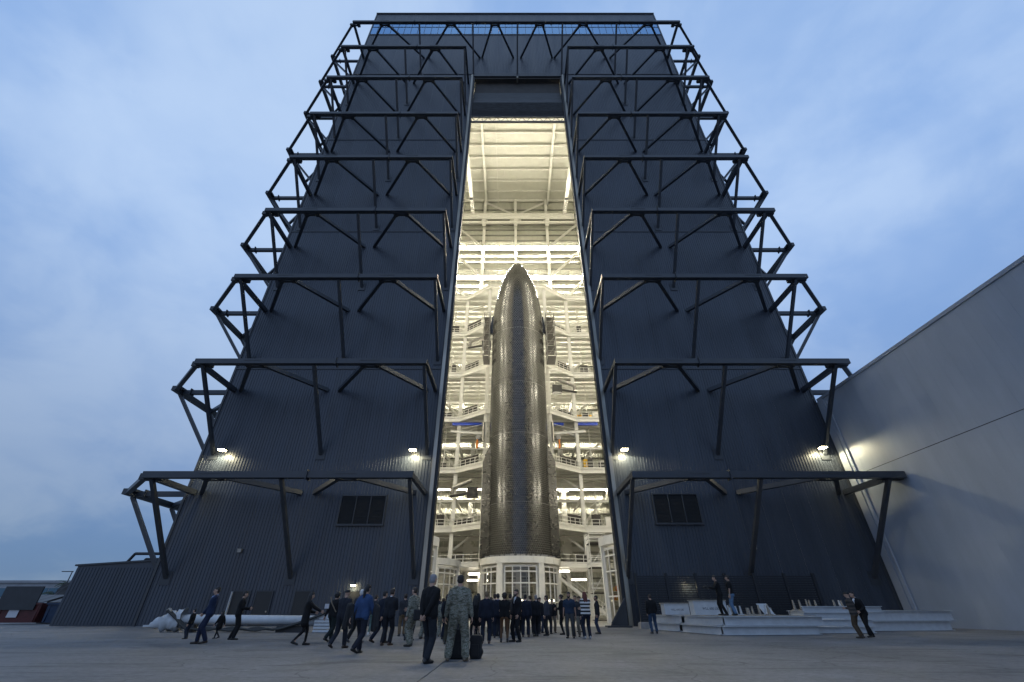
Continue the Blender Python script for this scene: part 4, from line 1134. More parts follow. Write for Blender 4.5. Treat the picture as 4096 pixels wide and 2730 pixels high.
# ------------------------------------------------------------------ dumpsters and far background on the left
def dumpster(x0, x1, y, m, label, sign=False, h=1.75):
    t = thing("dumpster", ((x0 + x1) / 2, y, 0), label, "dumpster")
    b = MB().add([(x0 + .1, y, .12), (x1 - .1, y, .12), (x1, y - .1, h), (x0, y - .1, h), (x0 + .1, y + 2.2, .12), (x1 - .1, y + 2.2, .12), (x1, y + 2.3, h), (x0, y + 2.3, h)], [(0, 1, 2, 3), (5, 4, 7, 6), (4, 0, 3, 7), (1, 5, 6, 2), (3, 2, 6, 7), (0, 4, 5, 1)])
    b.build("bin", m, t)
    b = MB().box(x0 - .06, x1 + .06, y - .2, y - .09, h - .12, h + .02); b.box(x0 + .2, x0 + .34, y - .1, y + .02, .2, h - .15); b.box(x1 - .34, x1 - .2, y - .1, y + .02, .2, h - .15); b.build("rim", m, t)
    n = 4; w = (x1 - x0) / n
    for k in range(n):
        MB().add([(x0 + k * w + .03, y - .15, h + .03), (x0 + (k + 1) * w - .03, y - .15, h + .03), (x0 + (k + 1) * w - .03, y + 2.3, h + .72), (x0 + k * w + .03, y + 2.3, h + .72),
                  (x0 + k * w + .03, y - .15, h + .08), (x0 + (k + 1) * w - .03, y - .15, h + .08), (x0 + (k + 1) * w - .03, y + 2.3, h + .78), (x0 + k * w + .03, y + 2.3, h + .78)],
                 [(3, 2, 1, 0), (4, 5, 6, 7), (0, 1, 5, 4), (1, 2, 6, 5), (2, 3, 7, 6), (3, 0, 4, 7)]).build("lid", M_LID, t)
    MB().box(x0 + .15, x1 - .15, y + .1, y + 2.1, 0, .12).build("skid", M_STEEL2, t)
    if sign:
        MB().box(x0 + 1.15, x0 + 2.15, y - .13, y - .112, .55, 1.4).build("poster", M_SIGN, t)
        MB().box(x0 + 1.3, x0 + 3.4, y - .225, y - .205, h - .16, h + .06).build("label_plate", M_SIGN, t)
        MB().lathe([(.22, 0), (.28, 0), (.28, .01), (.22, .01)], (0, 0), 20).build("poster_ring", M_STEEL2, t)
        o = t.children[-1]; o.location = Vector((x0 + 1.65, y - .133, 1.08)) - t.location; o.rotation_euler = (R(90), 0, 0)
        for o in t.children:
            pass
    return t
dumpster(-50.6, -46.5, 49.5, M_RED, "red steel dumpster with a white poster and pale lid strip", True)
dumpster(-46.1, -43.1, 49.7, M_DBLUE, "blue steel dumpster between the red one and the low shed")
t = thing("debris_pile", (-49, 53, 0), "dark rounded heap of covered debris behind the red dumpster", "pile")
b = MB()
rg = random.Random(8); nU, nV = 8, 14
for i in range(nU + 1):
    for j in range(nV):
        a = 2 * math.pi * j / nV; p = i / nU * math.pi / 2; w = rg.uniform(.85, 1.1)
        b.v.append((-48.6 + 1.9 * math.cos(p) * math.cos(a) * w, 54.5 + 1.8 * math.cos(p) * math.sin(a) * w, 4.0 * math.sin(p) ** .7 * rg.uniform(.95, 1.03)))
for i in range(nU):
    for j in range(nV): b.f.append((i * nV + j, i * nV + (j + 1) % nV, (i + 1) * nV + (j + 1) % nV, (i + 1) * nV + j))
fixnorm(b.build("tarpaulin", mat("dark_tarp", (.025, .022, .022), .7), t))
far = thing("far_building", (-165, 140, 0), "long low pale building with a blue glass band far off on the left", "building")
MB().box(-230, -124, 140, 170, 0, 7.9).build("wall", M_FAR, far); MB().box(-231, -123, 139.5, 171, 7.9, 8.5).build("roof", M_FAR, far)
for k in range(26): MB().box(-228 + k * 4, -224.3 + k * 4, 139.9, 139.99, 4.4, 6.6).build("window", M_FARW, far)
bank = MB(); nU, nV = 26, 8; rg = random.Random(6)
for i in range(nU + 1):
    for j in range(nV + 1):
        u, v = i / nU, j / nV; bank.v.append((-120 + 58 * u, 92 + 14 * v, max(0, 4.2 * math.sin(v * math.pi) * (0.55 + .45 * math.sin(u * 9 + 1)) * math.sin(min(1, u * 6, (1 - u) * 6) * math.pi / 2) + rg.uniform(-.2, .2) * (0 < j < nV))))
for i in range(nU):
    for j in range(nV): bank.f.append((i * (nV + 1) + j, (i + 1) * (nV + 1) + j, (i + 1) * (nV + 1) + j + 1, i * (nV + 1) + j + 1))
o = bank.build("sand_bank", M_SAND, None, True); struct(o)
def palm(x, y, h, label, seed):
    t = thing("palm_tree", (x, y, 0), label, "tree"); rp = random.Random(seed)
    MB().tube((x, y, 0), (x + .15, y, h), .24, .16, n=8).build("trunk", M_TRUNK, t)
    b = MB()
    for k in range(26):
        a = rp.uniform(0, 6.28); L = rp.uniform(1.5, 2.3); up = rp.uniform(-.35, 1.0); p = Vector((x + .15, y, h)); d = Vector((math.cos(a), math.sin(a), up)).normalized()
        for q in range(5):
            p2 = p + d * (L / 5); sd = d.cross(Vector((0, 0, 1))).normalized()
            for s in (-1, 1):
                for e in range(2):
                    c = p.lerp(p2, .3 + e * .5); tip = c + sd * s * (.55 - .07 * q) + d * .25 - Vector((0, 0, .22))
                    b.add([c - d * .05, c + d * .06, tip], [(0, 1, 2)])
            b.add([p - sd * .03, p + sd * .03, p2 + sd * .02, p2 - sd * .02], [(0, 1, 2, 3)])
            p = p2; d = (d - Vector((0, 0, .22))).normalized()
    b.build("crown", M_LEAF, t)
palm(-100.5, 110, 6.3, "taller palm tree against the sky beyond the dumpsters", 1)
palm(-80.6, 92, 4.6, "smaller palm tree close to the shed corner in the distance", 2)
palm(-86.5, 93, 3.6, "lowest bushy palm tree between the other two", 3)
t = thing("street_lamp", (-82.2, 90, 0), "thin street lamp with a flat arm left of the shed", "street lamp")
MB().tube((-82.2, 90, 0), (-82.2, 90, 7.3), .12, .08).build("pole", M_STEEL2, t); MB().box(-84.1, -82.1, 89.85, 90.15, 7.25, 7.38).build("arm", M_STEEL2, t)

# ------------------------------------------------------------------ people
def capsule(b, p0, r0, p1, r1, n=10, flat=None):
    p0, p1 = Vector(p0), Vector(p1); d = p1 - p0
    if d.length < 1e-5: d = Vector((0, 0, 1e-4)); p1 = p0 + d
    d.normalize(); u = Vector((1, 0, 0)) if abs(d.x) < .9 else Vector((0, 1, 0))
    a = d.cross(u).normalized(); c = a.cross(d).normalized()
    rings = []
    for t in (-75, -40, 0): rings.append((p0 + d * (r0 * math.sin(R(t))), r0 * math.cos(R(t))))
    for t in (0, 40, 75): rings.append((p1 + d * (r1 * math.sin(R(t))), r1 * math.cos(R(t))))
    vs = []
    for p, r in rings:
        for i in range(n): q = 2 * math.pi * i / n; vs.append(p + a * (r * math.cos(q)) + c * (r * math.sin(q)))
    m = len(rings); fs = []
    for k in range(m - 1):
        for i in range(n): fs.append((k * n + i, k * n + (i + 1) % n, (k + 1) * n + (i + 1) % n, (k + 1) * n + i))
    fs.append(tuple(range(n - 1, -1, -1))); fs.append(tuple((m - 1) * n + i for i in range(n)))
    b.add(vs, fs)
def ellip(b, c, r, n=12, m=8):
    vs = [(c[0], c[1], c[2] - r[2])]
    for k in range(1, m):
        t = math.pi * k / m - math.pi / 2
        for i in range(n): q = 2 * math.pi * i / n; vs.append((c[0] + r[0] * math.cos(t) * math.cos(q), c[1] + r[1] * math.cos(t) * math.sin(q), c[2] + r[2] * math.sin(t)))
    vs.append((c[0], c[1], c[2] + r[2])); fs = [(0, 1 + (i + 1) % n, 1 + i) for i in range(n)]
    for k in range(m - 2):
        for i in range(n): fs.append((1 + k * n + i, 1 + k * n + (i + 1) % n, 1 + (k + 1) * n + (i + 1) % n, 1 + (k + 1) * n + i))
    L = len(vs) - 1; o = 1 + (m - 2) * n
    fs += [(o + i, o + (i + 1) % n, L) for i in range(n)]; b.add(vs, fs)
TS = bpy.data.scenes.new("modelling")   # empty helper scene so that each remesh evaluates one object only
def remesh(b, vox, smooth=4, name="m"):
    me = b.mesh(name, None); o = bpy.data.objects.new("tmp", me); TS.collection.objects.link(o)
    md = o.modifiers.new("r", 'REMESH'); md.mode = 'VOXEL'; md.voxel_size = vox; md.use_smooth_shade = True
    if smooth: sm = o.modifiers.new("s", 'SMOOTH'); sm.factor = .5; sm.iterations = smooth
    TS.view_layers[0].update(); dg = TS.view_layers[0].depsgraph
    r = bpy.data.meshes.new_from_object(o.evaluated_get(dg)); r.name = name
    bpy.data.objects.remove(o); bpy.data.meshes.remove(me); return r
def hand_mesh(curl):
    b = MB()
    for x in (-.026, -.008, .010, .026): capsule(b, (x, 0, -.015), .015, (x * 1.08, .0, -.085), .014, 8)
    L = (.062, .076, .082, .070)
    for k, x in enumerate((-.034, -.012, .012, .034)):
        p = Vector((x, 0, -.09)); ang = R(12 + curl)
        for q in range(3):
            ang2 = ang + q * R(8 + curl * .9); d = Vector((0, math.sin(ang2), -math.cos(ang2))); e = p + d * (L[k] / 3 * (1.25 - .2 * q))
            capsule(b, p, .0088 - .0008 * q, e, .0084 - .0008 * q, 7); p = e
    p = Vector((.03, .0, -.03)); m = Vector((.060, .022, -.062)); e = Vector((.062, .040, -.096))
    capsule(b, p, .014, m, .011, 8); capsule(b, m, .010, e, .0085, 8)
    return remesh(b, .0052, 2, "hand")
HANDS = {}
def hand_geo(curl):
    if curl not in HANDS:
        me = hand_mesh(curl); HANDS[curl] = ([Vector(v.co) for v in me.vertices], [tuple(p.vertices) for p in me.polygons]); bpy.data.meshes.remove(me)
    return HANDS[curl]
def ik(a, c, l1, l2, pole):
    a, c = Vector(a), Vector(c); d = c - a; L = d.length
    if L > (l1 + l2) * .995: c = a + d * ((l1 + l2) * .995 / L); d = c - a; L = d.length
    x = (l1 * l1 - l2 * l2 + L * L) / (2 * L); h = math.sqrt(max(0, l1 * l1 - x * x)); n = d / L
    p = Vector(pole); p = (p - n * p.dot(n)).normalized()
    return a + n * x + p * h, c
POSES = {
    # right hand, left hand, right foot (x, y, lift), left foot, forward lean
    'stand':  ((.27, .04, .80), (-.27, .04, .80), (.12, .02, 0), (-.12, -.02, 0), .0),
    'wide':   ((.31, .05, .80), (-.31, .05, .80), (.19, .0, 0), (-.19, .02, 0), .0),
    'behind': ((.05, -.21, .90), (-.03, -.21, .88), (.12, -.10, 0), (-.10, .12, 0), .03),
    'clasp':  ((.03, .20, .93), (-.02, .21, .91), (.11, .14, 0), (-.10, -.12, .02), -.02),
    'phone':  ((.10, .34, 1.14), (-.04, .32, 1.12), (.11, .05, 0), (-.11, -.06, 0), .04),
    'talk':   ((.16, .36, 1.10), (-.25, .06, .80), (.11, .08, 0), (-.11, -.05, 0), .02),
    'pocket': ((.21, .09, .90), (-.21, .09, .90), (.13, .05, 0), (-.13, -.04, 0), .0),
    'walk':   ((.26, -.18, .84), (-.26, .22, .86), (.09, .22, 0), (-.09, -.25, .06), .04),
    'walk2':  ((.26, .24, .88), (-.26, -.18, .84), (.09, -.27, .07), (-.09, .20, 0), .05),
    'reach':  ((.20, .52, 1.10), (-.12, .30, 1.08), (.09, -.24, .06), (-.09, .16, 0), .05),
    'camera': ((.10, .42, 1.26), (-.10, .42, 1.24), (.12, .06, 0), (-.12, -.10, 0), .10),
    'lean':   ((.24, .16, .84), (-.20, .30, 1.0), (.13, -.22, 0), (-.12, .16, 0), .28),
    'cross':  ((-.10, .20, 1.14), (.10, .19, 1.12), (.12, .02, 0), (-.12, .0, 0), .0),
}
CACHE = {}
SHOE = {}
def person_meshes(pose, top, bottom, fem, near):
    key = (pose, top, bottom, fem, near)
    if key in CACHE: return CACHE[key]
    rh, lh, rf, lf, lean = POSES[pose]; sw = .93 if fem else 1.0
    def up(p):
        p = Vector(p); 
        if p.z > .95: p.y += lean * (p.z - .95)
        return p
    J = {}
    body, jac, tro = MB(), MB(), MB()
    neck, head = up((0, -.005, 1.50)), up((0, .02, 1.665))
    # body: head, neck, trunk, limbs as one surface
    ellip(body, head + Vector((0, -.005, .02)), (.074, .094, .108)); ellip(body, head + Vector((0, .025, -.05)), (.056, .062, .070))
    capsule(body, head + Vector((0, .085, .01)), .011, head + Vector((0, .106, -.022)), .015, 8)
    for s in (-1, 1):
        ellip(body, head + Vector((s * .077, -.008, -.005)), (.012, .022, .032), 8, 6)
        capsule(body, head + Vector((s * .018, .088, .028)), .010, head + Vector((s * .05, .076, .026)), .010, 6)
    capsule(body, head + Vector((-.02, .082, -.058)), .010, head + Vector((.02, .082, -.058)), .010, 6)
    capsule(body, head + Vector((0, -.02, -.05)), .056, neck, .060)
    capsule(body, neck, .060, up((0, 0, 1.38)), .070)
    for x in (-.07, .07):
        capsule(body, up((x * 1.2, 0, 1.36)), .075, up((x, 0, 1.12)), .075); capsule(body, up((x, 0, 1.12)), .075, (x, 0, .95), .08)
    # top garment
    e = .022 if top != 'shirt' else .012
    if top == 'coat': e = .03
    for s in (-1, 1):
        capsule(jac, up((s * .115 * sw, .0, 1.37)), .102 + e, up((s * .08 * sw, .005, 1.14)), .096 + e)
        capsule(jac, up((s * .08 * sw, .005, 1.14)), .096 + e, (s * .085, .0, .97), .108 + e)
        capsule(jac, up((s * .155 * sw, -.005, 1.432)), .062 + e * .6, up((s * .04, -.01, 1.49)), .055 + e * .3)
        hem = {'suit': .83, 'coat': .62, 'shirt': .93, 'dress': .62, 'uniform': .84}[top]
        spread = {'suit': .09, 'coat': .105, 'shirt': .085, 'dress': .10, 'uniform': .09}[top]
        capsule(jac, (s * .085, 0, .97), .105 + e, (s * spread, .0, hem + .1), .103 + e * 1.4)
    for s in (-1, 1): capsule(jac, up((s * .07, .05, 1.34)), .085 + e * .6, up((s * .06, .035, 1.16)), .07 + e)
    capsule(jac, up((0, -.018, 1.455)), .074 + e * .5, up((0, -.012, 1.30)), .108 + e); capsule(jac, up((0, -.012, 1.30)), .108 + e, (0, 0, 1.0), .10 + e)
    geo_h = []
    for s, h in ((1, rh), (-1, lh)):
        sh = up((s * .185 * sw, -.01, 1.425)); hd = up(h) if h[2] > .95 else Vector(h)
        pole = (s * .5, -1, -.3) if pose not in ('behind',) else (s * 1.0, -.4, 0)
        el, wr = ik(sh, hd, .29, .265, pole)
        capsule(body, sh, .045, el, .037); capsule(body, el, .037, wr, .026)
        short = top == 'shirt'
        se = el if short else wr
        if short: capsule(jac, sh, .068, sh.lerp(el, .72), .060)
        else:
            capsule(jac, sh, .062 + e * .5, el, .050 + e * .5); capsule(jac, el, .050 + e * .5, el.lerp(wr, .92), .038 + e * .35)
        geo_h.append((s, el, wr))
    feet = []
    for s, f in ((1, rf), (-1, lf)):
        hp = Vector((s * .092, 0, .93)); an = Vector((f[0], f[1], .085 + f[2]))
        kn, an = ik(hp, an, .445, .43, (s * .12, 1, 0))
        capsule(body, hp, .075, kn, .050); capsule(body, kn, .050, an, .036); capsule(body, an, .036, an + Vector((0, .05, -.03)), .034)
        if bottom == 'trousers' or bottom == 'baggy':
            k = 1.18 if bottom == 'baggy' else 1.0
            capsule(tro, hp, .106 * k, kn, .080 * k); capsule(tro, kn, .080 * k, an + Vector((0, .0, .03)), .070 * k if bottom != 'baggy' else .086)
        elif bottom == 'slim':
            capsule(tro, hp, .092, kn, .058); capsule(tro, kn, .058, an + Vector((0, 0, .03)), .044)
        feet.append((s, an, f[2]))
    if bottom == 'skirt':
        for s in (-1, 1):
            capsule(tro, (s * .08, 0, .93), .12, (s * .10, 0, .55), .13)
            hp = Vector((s * .092, 0, .93))
    for s in (-1, 1):
        if bottom != 'skirt': capsule(tro, (s * .075, -.005, .98), .098, (s * .085, -.02, .90), .108)
    vox = .011 if near else .015
    bm_ = remesh(body, vox, 3, "body")
    # hands with separate fingers join the wrists of the same mesh
    V, F = [tuple(v.co) for v in bm_.vertices], [tuple(p.vertices) for p in bm_.polygons]
    curl = 22 if pose in ('phone', 'camera', 'talk', 'clasp', 'behind', 'reach') else 10
    hv, hf = hand_geo(curl)
    for s, el, wr in geo_h:
        d = (wr - el).normalized(); zax = -d; xin = Vector((-s, .35, 0)); yax = zax.cross(Vector((0, 1, 0)) * 1.0)
        fwd = Vector((0, 1, 0)) if abs(d.y) < .8 else Vector((0, 0, 1))
        xax = fwd - zax * fwd.dot(zax); xax.normalize(); yax = zax.cross(xax)
        if yax.x * s > 0: yax = -yax
        k = len(V); V += [tuple(wr + xax * v.x * 1.0 + yax * v.y + zax * v.z) for v in hv]; F += [tuple(i + k for i in f) for f in hf]
    me = bpy.data.meshes.new("body"); me.from_pydata(V, [], F); me.polygons.foreach_set("use_smooth", [True] * len(F)); bpy.data.meshes.remove(bm_)
    jm = remesh(jac, vox, 4, "jacket")
    tm_ = remesh(tro, vox, 4, "trousers") if bottom != 'bare' else None
    sh = []
    for s, an, lift in feet:
        b = MB(); pitch = -lift * 5
        h0 = Vector((0, -.055, -.045)); t0 = Vector((0, .165, -.052))
        capsule(b, h0, .040, t0, .036, 10); capsule(b, Vector((0, .0, -.02)), .046, Vector((0, .06, -.04)), .042, 10); capsule(b, (0, -.03, -.02), .044, (0, -.02, .03), .046)
        m = remesh(b, .014, 2, "shoe")
        rot = Matrix.Rotation(pitch, 3, 'X') @ Matrix.Rotation(-s * .15, 3, 'Z')
        for v in m.vertices:
            c = rot @ v.co; v.co = (an.x + c.x, an.y + c.y, max(.0, an.z + c.z))
        sh.append(m)
    out = (me, jm, tm_, sh, head, neck)
    CACHE[key] = out; return out
HAIR = {}
def hair_mesh(kind):
    if kind in HAIR: return HAIR[kind]
    b = MB()
    if kind != 'cap':
        g_ = 1.25 if kind == 'curly' else 1.06 if kind in ('long', 'pony', 'bun') else 1.0
        ellip(b, (0, -.012, .062), (.080 * g_, .096 * g_, .078 * g_)); ellip(b, (0, -.034, .01), (.079 * g_, .075 * g_, .10 * g_))
    if kind == 'curly':
        rc = random.Random(1)
        for i in range(40):
            a, t = rc.uniform(0, 6.28), rc.uniform(-.4, 1.4); p = Vector((.095 * math.cos(t) * math.cos(a), -.03 + .10 * math.cos(t) * math.sin(a), .03 + .10 * math.sin(t)))
            if p.y > .05 and p.z < .06: continue
            ellip(b, p, (.028, .028, .028), 6, 5)
    if kind == 'long':
        capsule(b, (-.03, -.06, .0), .065, (-.04, -.085, -.27), .055); capsule(b, (.03, -.06, .0), .065, (.04, -.085, -.27), .055)
        for s in (-1, 1): capsule(b, (s * .07, -.02, .02), .03, (s * .085, -.02, -.18), .03)
    if kind == 'pony': capsule(b, (0, -.09, .06), .035, (0, -.12, -.05), .045); capsule(b, (0, -.12, -.05), .045, (0, -.11, -.32), .03)
    if kind == 'bun': ellip(b, (0, -.12, .05), (.045, .045, .045))
    if kind == 'cap':
        ellip(b, (0, -.01, .055), (.084, .104, .078)); 
        for x in (-.035, 0, .035): capsule(b, (x, .06, .055), .014, (x, .155 - abs(x) * .8, .045), .012, 8)
    if kind == 'beard':
        pass
    HAIR[kind] = remesh(b, .013, 2, "hair"); return HAIR[kind]
eye_m = mat("eye_dark", (.02, .015, .012), .3)
beard_b = MB(); ellip(beard_b, (0, .045, -.082), (.054, .055, .048)); 
for s in (-1, 1): capsule(beard_b, (s * .066, .01, -.02), .016, (s * .05, .045, -.075), .022)
BEARD = remesh(beard_b, .012, 2, "beard")
eb = MB(); ellip(eb, (0, 0, 0), (.010, .008, .008), 8, 6); EYE = eb.mesh("eye", eye_m, smooth=True)
sb = MB(); capsule(sb, (0, .082, -.035), .040, (0, .118, -.20), .022); capsule(sb, (0, 0, -.02), .068, (0, -.004, .022), .064); SHIRTF = remesh(sb, .012, 2, "shirt")
cb_ = MB(); capsule(cb_, (0, 0, -.03), .066, (0, -.004, .012), .063); COLLAR = remesh(cb_, .012, 2, "collar")
SKIN = [mat("skin_light", (.42, .26, .19), .5), mat("skin_tan", (.33, .19, .13), .5), mat("skin_brown", (.16, .09, .06), .5)]
HC = dict(black=(.010, .009, .009), brown=(.035, .022, .015), dark=(.018, .013, .010), grey=(.22, .22, .23), white=(.55, .54, .54), red=(.11, .022, .012), blond=(.16, .11, .06), navy=(.012, .014, .022))
def person(x, y, H, head_dir, label, pose='stand', top='suit', tc=(.012, .013, .017), bottom='trousers', bc=None, hair='short', hc='dark', fem=False, shoe=(.012, .011, .010), near=False, z=0.0, face=False, shirt=None, skin=0, beard=False, turn=0, tmat=None, bmat=None, group=None):
    bc = tc if bc is None else bc
    me, jm, tm_, sh, hd, nk = person_meshes(pose, top, bottom, fem, near)
    p = thing("person", (x, y, z), label, "person", group)
    k = H / 1.795
    p.rotation_euler = (0, 0, R(-head_dir)); p.scale = (k * 1.10, k * 1.06, k)
    def part(name, mesh, m, loc=(0, 0, 0), rz=0):
        o = bpy.data.objects.new(name, mesh); COL.objects.link(o); o.parent = p; o.location = loc; o.rotation_euler = (0, 0, R(rz))
        if len(mesh.materials) == 0: mesh.materials.append(None)
        o.material_slots[0].link = 'OBJECT'; o.material_slots[0].material = m
        return o
    cn = lambda c: "_".join("%03d" % int(v * 1000) for v in c)
    part("body", me, SKIN[skin])
    part({'suit': "jacket", 'coat': "coat", 'shirt': "shirt", 'dress': "dress", 'uniform': "uniform_jacket"}[top], jm, tmat or cloth(cn(tc), tc))
    if tm_: part("skirt" if bottom == 'skirt' else "trousers", tm_, bmat or cloth(cn(bc), bc))
    for m in sh: part("shoe", m, mat("shoe_" + cn(shoe), shoe, .4))
    if hair != 'none': part("cap" if hair == 'cap' else "hair", hair_mesh(hair), mat("hair_" + hc, HC[hc], .55), hd)
    if shirt: part("shirt", SHIRTF if face else COLLAR, cloth(cn(shirt), shirt), nk)
    if beard: part("beard", BEARD, mat("hair_" + hc, HC[hc], .55), hd)
    if face:
        for s in (-1, 1): part("eye", EYE, eye_m, (hd.x + s * .031, hd.y + .082, hd.z + .008))
    return p
NAVY, BLK, CHAR = (.012, .015, .026), (.010, .010, .011), (.030, .031, .036)
WS, BS = (.6, .6, .62), (.22, .30, .5)
person(-12.2, 20.35, 1.93, -115, "person in a blue suit and pale shirt walking left with clasped hands", 'clasp', tc=(.016, .026, .06), bc=(.014, .02, .045), hair='short', face=True, shirt=BS, shoe=(.03, .02, .014))
person(-15.05, 23.85, 1.18, -95, "small child in a black jacket and white collar ahead of the blue suit", 'stand', tc=BLK, bc=(.02, .026, .04), hair='short', hc='black', shirt=WS, face=True)
person(-13.75, 24.0, 1.10, -80, "small child in a long black coat behind the blue-suited person", 'walk', 'coat', BLK, 'slim', hair='long', hc='black', fem=True)
person(-12.5, 23.05, 1.87, 62, "person in a black suit standing sideways looking at a phone", 'phone', tc=BLK, hair='short', hc='black')
person(-7.95, 19.5, 1.72, 65, "person in a black coat and heels with long dark hair, arm held out", 'reach', 'coat', BLK, 'slim', hair='long', hc='black', fem=True)
person(-7.6, 21.45, 1.78, 25, "person in black with short curly dark hair and a pale shoulder strap", 'walk2', 'suit', BLK, 'trousers', (.014, .02, .02), hair='curly', hc='black', fem=True)
person(-6.0, 17.9, 1.76, 20, "person in a charcoal suit and dark flat cap walking to the crowd", 'walk', tc=(.018, .02, .028), hair='cap', hc='black', shoe=(.03, .018, .012))
person(-6.35, 20.8, 1.86, 20, "person with white hair in a dark jacket behind the blue-topped person", 'walk', tc=CHAR, bc=BLK, hair='short', hc='white', shoe=(.09, .09, .1))
person(-4.68, 15.8, 1.81, 22, "person in a bright blue top with a long dark ponytail walking away", 'walk2', 'suit', (.03, .06, .14), 'trousers', (.016, .018, .028), hair='pony', hc='black', fem=True, near=True)
person(-7.45, 27.15, 1.84, 10, "person with bare-looking pale green trousers and white shoes far behind", 'stand', 'suit', CHAR, 'slim', (.10, .16, .15), hair='short', hc='brown', shoe=(.5, .5, .5))
person(-4.72, 19.4, 1.84, 15, "balding person in a dark suit and brown shoes seen from behind", 'phone', tc=(.016, .017, .022), hair='short', hc='brown', shirt=WS, shoe=(.06, .03, .018))
person(-5.35, 20.7, 1.80, 40, "person in dark navy half hidden left of the balding person", 'walk', tc=NAVY, hair='short', hc='black', shoe=(.03, .018, .012))
person(-5.65, 26.3, 1.86, -20, "person in tan trousers with raised hands beyond the balding person", 'phone', tc=CHAR, bc=(.14, .095, .055), hair='bun', hc='brown', fem=True)
person(-3.72, 18.95, 1.87, -62, "person in camouflage uniform with a black shoulder bag facing left", 'talk', 'uniform', bottom='baggy', tmat=M_CAMO, bmat=M_CAMO, hair='short', hc='brown', face=True, shoe=(.035, .026, .017))
person(-4.15, 24.0, 1.80, 30, "person in camouflage half hidden behind the one with the shoulder bag", 'stand', 'uniform', bottom='baggy', tmat=M_CAMO, bmat=M_CAMO, hair='cap', hc='dark', shoe=(.08, .06, .04))
person(-2.15, 13.1, 1.93, 32, "grey-haired person in a black jacket with hands behind the back", 'behind', 'suit', BLK, 'trousers', (.018, .021, .027), hair='short', hc='grey', near=True)
person(-1.43, 13.55, 1.95, 2, "person in camouflage and tan boots seen from behind, nearest the camera", 'wide', 'uniform', bottom='baggy', tmat=M_CAMO, bmat=M_CAMO, hair='short', hc='dark', shoe=(.13, .10, .065), near=True)
person(-3.57, 25.9, 1.66, 5, "shorter person in camouflage between the two nearest people", 'stand', 'uniform', bottom='baggy', tmat=M_CAMO, bmat=M_CAMO, hair='bun', hc='brown', fem=True, shoe=(.1, .08, .05))
person(-4.12, 28.0, 1.84, 10, "person in a dark suit deep in the crowd at its left edge", 'stand', tc=NAVY, hair='short', hc='brown')
person(-2.5, 20.2, 1.72, 12, "person in black top and olive trousers left of the nearest camouflage", 'stand', 'suit', BLK, 'trousers', (.05, .045, .03), hair='cap', hc='black')
person(-1.62, 22.0, 1.68, -15, "person in black holding a pale phone low beside the camouflage uniform", 'stand', 'suit', BLK, 'slim', hair='long', hc='black', fem=True)
person(-1.75, 25.7, 1.86, -30, "person in a long black dress with long dark hair", 'stand', 'dress', BLK, 'skirt', hair='long', hc='black', fem=True)
person(-1.04, 20.5, 1.78, 0, "fair-haired person in a navy suit and brown shoes seen from behind", 'stand', tc=NAVY, hair='short', hc='blond', shoe=(.06, .03, .02))
person(-.92, 26.6, 1.87, 25, "person in charcoal suit with pale collar behind the navy suits", 'stand', tc=CHAR, hair='short', hc='brown', shirt=WS)
person(-.70, 24.7, 1.83, -4, "dark-haired person in a navy suit with blue collar, back turned", 'stand', tc=NAVY, hair='short', hc='black', shirt=BS)
person(-.32, 21.3, 1.75, 0, "person with curly dark hair, black top and brown trousers", 'cross', 'suit', BLK, 'slim', (.12, .065, .035), hair='curly', hc='dark', fem=True)
person(-.10, 25.9, 1.85, 15, "person in a brown-grey jacket beside the curly-haired person", 'phone', tc=(.05, .042, .034), bc=BLK, hair='short', hc='dark')
person(.08, 25.2, 1.74, 60, "dark-haired person turned right holding something up in the crowd", 'phone', tc=CHAR, bc=(.03, .035, .05), hair='long', hc='black', fem=True, shoe=(.3, .3, .3))
person(.20, 21.6, 1.90, -125, "bearded person in a black suit and white shirt looking back at the camera", 'pocket', tc=(.011, .011, .013), hair='short', hc='dark', face=True, shirt=WS, beard=True)
person(.68, 25.4, 1.81, 8, "person in a navy suit with white collar right of the bearded one", 'stand', tc=NAVY, hair='short', hc='black', shirt=WS, shoe=(.06, .035, .02))
person(1.03, 28.0, 1.84, -10, "person in a dark suit deep in the crowd in front of the glazed stand", 'stand', tc=NAVY, hair='short', hc='brown')
person(1.24, 26.1, 1.81, -20, "grey-haired person in a black suit facing the rocket stand", 'clasp', tc=(.013, .013, .016), hair='short', hc='grey', shirt=WS)
person(1.66, 30.2, 1.80, 30, "person in dark cap half hidden behind the grey-haired suit", 'stand', tc=(.02, .02, .024), bc=(.04, .05, .08), hair='cap', hc='dark')
person(1.86, 26.9, 1.81, -70, "person in a grey suit jacket standing in profile facing left", 'stand', tc=(.055, .058, .07), bc=(.02, .021, .026), hair='short', hc='brown')
person(2.42, 30.2, 1.72, 175, "person in a black hooded top, cap and khaki trousers", 'pocket', 'suit', BLK, 'trousers', (.12, .10, .075), hair='cap', hc='black', face=True)
person(2.80, 28.0, 1.88, -60, "person in a black jacket and boots with pulled-back hair, hands raised", 'phone', 'suit', BLK, 'slim', hair='bun', hc='brown', fem=True)
person(2.80, 24.5, 1.89, -165, "bearded person in a short-sleeved blue shirt and grey trousers", 'stand', 'shirt', (.022, .035, .06), 'trousers', (.05, .05, .052), hair='short', hc='black', face=True, beard=True, skin=1, shoe=(.03, .02, .014))
person(3.28, 25.9, 1.78, -150, "person in light khaki trousers behind the blue-shirted one", 'stand', 'suit', CHAR, 'trousers', (.16, .14, .11), hair='short', hc='dark', shoe=(.06, .04, .03))
person(4.22, 31.2, 1.88, -120, "person in a grey top and dark trousers behind the striped sweater", 'stand', 'suit', (.09, .09, .095), 'trousers', (.02, .022, .03), hair='cap', hc='dark')
